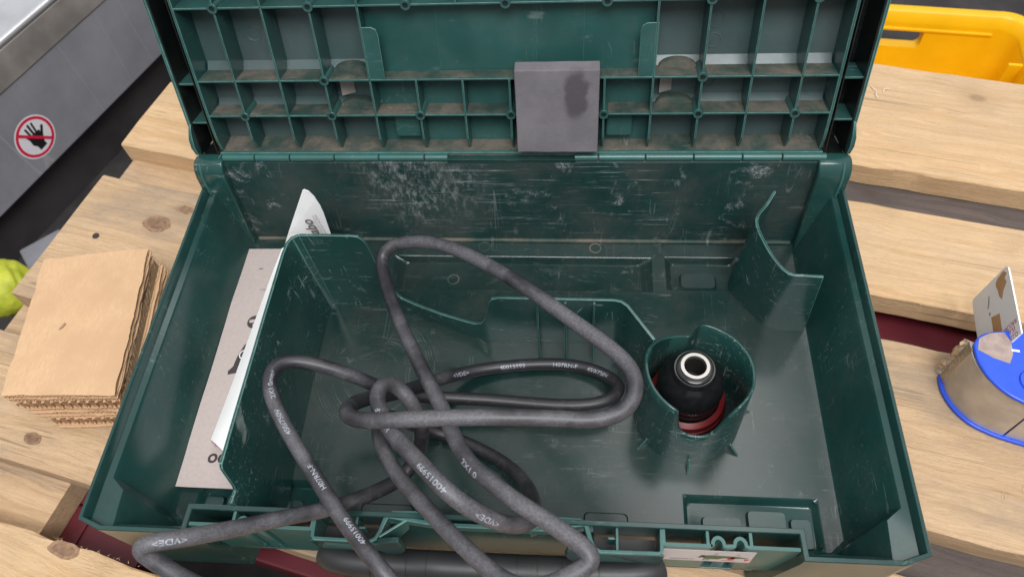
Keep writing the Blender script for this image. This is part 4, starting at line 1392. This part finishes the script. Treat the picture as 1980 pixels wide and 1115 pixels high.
mk("screw_slot", merge(box(338, 344, 120.6, 121.4, -19.0, -18.75), box(340.6, 341.4, 118, 124, -19.0, -18.75)), "dark_gap", tpo)
# steel front plate curling round the nose
fp_ = catmull([(311.6, 146, 0), (311.8, 138, 0), (315.2, 127.5, 0), (322.4, 117.6, 0), (331.5, 111, 0), (341, 106.6, 0)], 5)
loops = []
for p in fp_:
    d = (p - Vector((345, 150, 0))).normalized()
    loops.append([(p.x, p.y, -72.7), (p.x - 1.3, p.y - 1.6, -24), (p.x - 1.3 - d.x * 0.8, p.y - 1.6 - d.y * 0.8, -24), (p.x - d.x * 0.8, p.y - d.y * 0.8, -72.7)])
mk("front_plate", loft(loops, True, True, True), "tan_steel", td, smooth=True, ang=50)
mk("lower_plate", xform(box(0, 60, 0, 1.0, -72.6, -27), frame_matrix((342.6, 106.2, 0), (0.95, -0.31, 0), (0.31, 0.95, 0))), "tan_steel", td)
# blade holder and serrated blade
mk("blade_holder", box(311.0, 316.5, 145.2, 151.6, -72.5, -24.2), "blade_steel", td, bevel=0.5)
bV, bF = [], []
nt_ = 26
for i in range(nt_):
    z0 = -73 + 49 * i / nt_
    z1 = -73 + 49 * (i + 1) / nt_
    n0 = len(bV)
    bV += [(312.6, 150.5, z0), (312.6, 150.5, z1), (308.4, 154.8, (z0 + z1) / 2), (313.2, 151.2, z0), (313.2, 151.2, z1)]
    bF += [(n0, n0 + 1, n0 + 2), (n0 + 3, n0 + 2, n0 + 4), (n0, n0 + 2, n0 + 3), (n0 + 1, n0 + 4, n0 + 2)]
mk("serrated_blade", (bV, bF), "blade_steel", td)
for (z, s_) in ((-64, 2.0), (-58, 3.2), (-45, 2.6), (-39, 3.6), (-31, 2.4)):
    V = []
    for q in range(10):
        V.append((309.5 + rnd.uniform(-s_, s_), 154 + rnd.uniform(-s_, s_), z + rnd.uniform(-s_, s_) * 1.3))
    bm = bmesh.new()
    for q in V:
        bm.verts.new(q)
    bmesh.ops.convex_hull(bm, input=bm.verts)
    bm.verts.index_update()
    gV = [tuple(q.co) for q in bm.verts]
    gF = [tuple(w_.index for w_ in q.verts) for q in bm.faces]
    bm.free()
    mk("stuck_tape_bit", (gV, gF), "tape_brown", td)
mk("tape_roll", lathe([(20, -71.5), (36, -71.5), (36, -25.5), (20, -25.5)], 48, 392, 128, closed=True), "tape_brown", td, smooth=True)
pts = [(313, 144), (316, 152.5), (324, 156.5), (333, 157.4), (335.4, 150), (334, 141), (330, 134), (321, 138)]
mk("stuck_tape_strip", prism(pts, -20.95, -20.7), "tape_film", tpo)
mk("white_fleck", prism([(333.6, 143), (338.4, 142.4), (338.6, 143.8), (333.8, 144.6)], -20.65, -20.3), "paper_white", tpo)
# white card standing behind the blade
cdM = frame_matrix((334.5, 150, -59.5), (0.14, 0.99, 0), (0.03, -0.05, 1))
cdP = [(0, 0), (55, 0), (57.6, 1.6), (55.2, 47.5), (52.8, 50), (0, 51)]
card = mk("label_card", xform(prism(cdP, -0.5, 0.5), cdM), "paper_white", td)


def on_card(g):
    return xform(g, cdM @ Matrix.Translation((0, 0, -0.56)) @ Matrix.Scale(-1, 4, (0, 0, 1)))


mk("brown_window", on_card(poly([(0.5, 20), (0.5, 30.5), (27, 31.5), (30, 21)])), "brown_card", card)
mk("torn_patch", on_card(poly([(53, 36), (54, 44), (50, 47.6), (48, 44), (44, 45.6), (40, 40), (35, 37), (39, 34.4), (44, 34), (48, 32.6), (51, 33)])), "brown_card", card)
mk("torn_patch", on_card(poly([(47, 22), (41, 19.6), (38.6, 18), (38.2, 19), (40.6, 21), (46.6, 23)])), "ink_grey", card)
mk("torn_patch", on_card(poly([(34.6, 19.4), (32, 19), (32.6, 20.8), (34.4, 21)])), "ink_grey", card)
for tx, px, py in (("NCORR", 13, 41), ("ALZI", 8.6, 41), ("CHELLO", 4.0, 39), ("MEL. SCH", 5.0, 13)):
    tg = text_geo(tx, 4.6, 0.05)
    mk("red_print", on_card(xform(tg, Matrix.Translation((px, py, 0)) @ Matrix.Rotation(math.pi / 2, 4, 'Z'))), "ink_red", card)

# ------------------------------------------------------------------ grey machine on the left
mc = thing("grey_machine", "grey painted machine cabinet with steel table edge beside the pallet", "machine", (-600.1, 499.4, -180.9), (0, 0, rad(70.04)), local=True)
mk("side_panel", box(-420, 700, 0, 16, -43, 66), "machine_grey", mc, bevel=1.5)
mk("table_flange", box(-420, 700, -1.6, 14, 66.8, 104), "steel_table", mc, bevel=1.2)
mk("table_top", box(-420, 700, -2.6, 420, 104.3, 113), "steel_bright", mc, bevel=4.0, seg=3)
mk("table_lip", box(-420, 700, 60, 66, 113.2, 120), "steel_bright", mc, bevel=2.0)
mk("plinth", box(-420, 700, 20, 34, -119, -43.5), "dark_gap", mc)
mk("cabinet_body", box(-420, 700, 16.2, 400, -42, 66), "machine_grey", mc)
mk("foot_beam", xform(box(-190, 10, -26, 26, -119, -84), Matrix.Translation((-92, -30, 0)) @ Matrix.Rotation(rad(62), 4, 'Z')), "machine_grey", mc, bevel=3)
# prohibition sign: do not touch
SM = frame_matrix((0, -0.3, 0), (1, 0, 0), (0, 0, 1))


def sgn(g, lift):
    return xform(g, Matrix.Translation((0, -lift, 0)) @ SM)


st = mk("prohibition_sign", sgn(disc(27, 56), 0), "sign_white", mc)
mk("sign_ring", sgn(ring(21.6, 25.2, 56), 0.15), "sign_red", st)
hand = [poly([(-8.2, 0), (-9, 5), (9, 4.5), (9.6, -2), (8.2, -8), (6, -11), (6.4, -16.6), (-4.4, -17.4), (-5, -11), (-8.6, -6)]),
        capsule(-7.6, 3, -10.2, 10.6, 1.15), capsule(-3.6, 4, -4.6, 15.4, 1.25), capsule(0.6, 4, 0.8, 17.4, 1.35), capsule(4.8, 4, 6.0, 16.4, 1.25), capsule(8.2, -3, 14.6, 5.6, 1.7)]
for k, h in enumerate(hand):
    mk("hand_symbol" if k == 0 else "finger_symbol", sgn(h, 0.3 + 0.01 * k), "sign_black", st)
a = math.sqrt(0.5)
mk("sign_bar", sgn(poly([(-17 + 1.3, 17 + 1.3), (-17 - 1.3, 17 - 1.3), (17 - 1.3, -17 - 1.3), (17 + 1.3, -17 + 1.3)]), 0.5), "sign_red", st)

# ------------------------------------------------------------------ yellow crate
cr = thing("yellow_crate", "yellow plastic crate with hand hole standing behind the pallet", "crate", (400, 600, -300), (0, 0, rad(-8)), local=True)
CW, CD, CH = 172.0, 118.0, 120.0


def crl(hw, hd, r, z):
    return rrect(-hw, hw, -hd, hd, r, z, 8)


rim = [crl(CW - 10, CD - 10, 22, CH - 16), crl(CW - 7, CD - 7, 24, CH - 2), crl(CW - 5, CD - 5, 26, CH), crl(CW + 5, CD + 5, 32, CH), crl(CW + 8, CD + 8, 34, CH - 2), crl(CW + 8, CD + 8, 34, CH - 16), crl(CW + 5.5, CD + 5.5, 32, CH - 16), crl(CW + 5.5, CD + 5.5, 32, CH - 4), crl(CW - 4, CD - 4, 26, CH - 4)]
mk("rim", loft(rim), "yellow_plastic", cr, smooth=True, ang=45)
# walls with an opening in the far side
iw, idp = CW - 10, CD - 10


def wall_loop(z, off):
    s_ = off + (CH - z) * 0.05
    return rrect(-iw + s_, iw - s_, -idp + s_, idp - s_, 22, z, 8)


wl_ = [wall_loop(z, 0) for z in (CH - 15, 6, 3)]
gV, gF = loft(wl_, True, False, True)
n_ = len(wl_[0])
far = {8, 9}
gF = [f for f in gF if not (len(f) == 4 and {i % n_ for i in f} == far)]
mk("walls", (gV, gF), "yellow_plastic", cr, smooth=True, ang=50)
ho = (-8, 62)
zt_, zb_ = CH - 15, 3.0


def fy2(z):
    return idp - (CH - z) * 0.05


xsw = [-iw + 22, ho[0] - 4, ho[0], ho[1] - 6, ho[1], iw - 22]
zsw = [3.0, 72, 76, 100, 105]
V = [(x, fy2(z), z) for z in zsw for x in xsw]
F = []
for j in range(len(zsw) - 1):
    for i in range(len(xsw) - 1):
        if 1 <= i <= 3 and j in (1, 2):
            continue
        F.append((j * 6 + i, j * 6 + i + 1, (j + 1) * 6 + i + 1, (j + 1) * 6 + i))
mk("far_wall", (V, F), "yellow_plastic", cr)
o4 = rrect(ho[0] - 4, ho[1], 72, 100, 7, 0, 5)
L0 = [(x, fy2(z), z) for x, z, q in rrect(ho[0] - 4, ho[1], 72, 100, 0.1, 0, 5)]
L1 = [(x, fy2(z) + 0.2, z) for x, z, q in o4]
L2 = [(x, fy2(z) + 14, z) for x, z, q in o4]
mk("hand_hole", loft([L0, L1, L2]), "yellow_plastic", cr, smooth=True, ang=40)
mk("inner_ridge", box(-iw + 24, iw - 24, idp - 3.4, idp + 0.4, CH - 24, CH - 20), "yellow_plastic", cr, bevel=1.2)
mk("outer_wall", loft([crl(CW + 3, CD + 6, 30, CH - 16), crl(CW - 4, CD - 2, 28, 0)]), "yellow_plastic", cr, smooth=True) if False else None
mk("corner_rib", box(iw - 16, iw + 0.5, idp - 62, idp - 58, 8, CH - 16), "yellow_plastic", cr, bevel=1.0)
mk("latch_notch", box(iw - 8, iw + 22, idp - 118, idp - 84, CH - 30, CH + 4), "yellow_plastic", cr, bevel=3.0)

# ------------------------------------------------------------------ lime bundle at the left edge
bm = bmesh.new()
bmesh.ops.create_icosphere(bm, subdivisions=5, radius=1.0)
for v in bm.verts:
    p = v.co.copy()
    r_ = 1 + 0.10 * noise.noise(p * 1.6) + 0.07 * abs(noise.noise(Vector((p.x * 5 + p.y * 3, p.z * 1.5, 2))))
    v.co = Vector((p.x * 44 * r_, p.y * 30 * r_, p.z * 28 * r_))
bm.verts.index_update()
V = [tuple(v.co + Vector((-540, 276, -170))) for v in bm.verts]
F = [tuple(q.index for q in f_.verts) for f_ in bm.faces]
bm.free()
lm = mk("lime_bundle", (V, F), "lime_cloth", None, smooth=True, ang=180)
tag(lm, "lime yellow bundle of fabric at the left edge below the grey machine", "cloth")
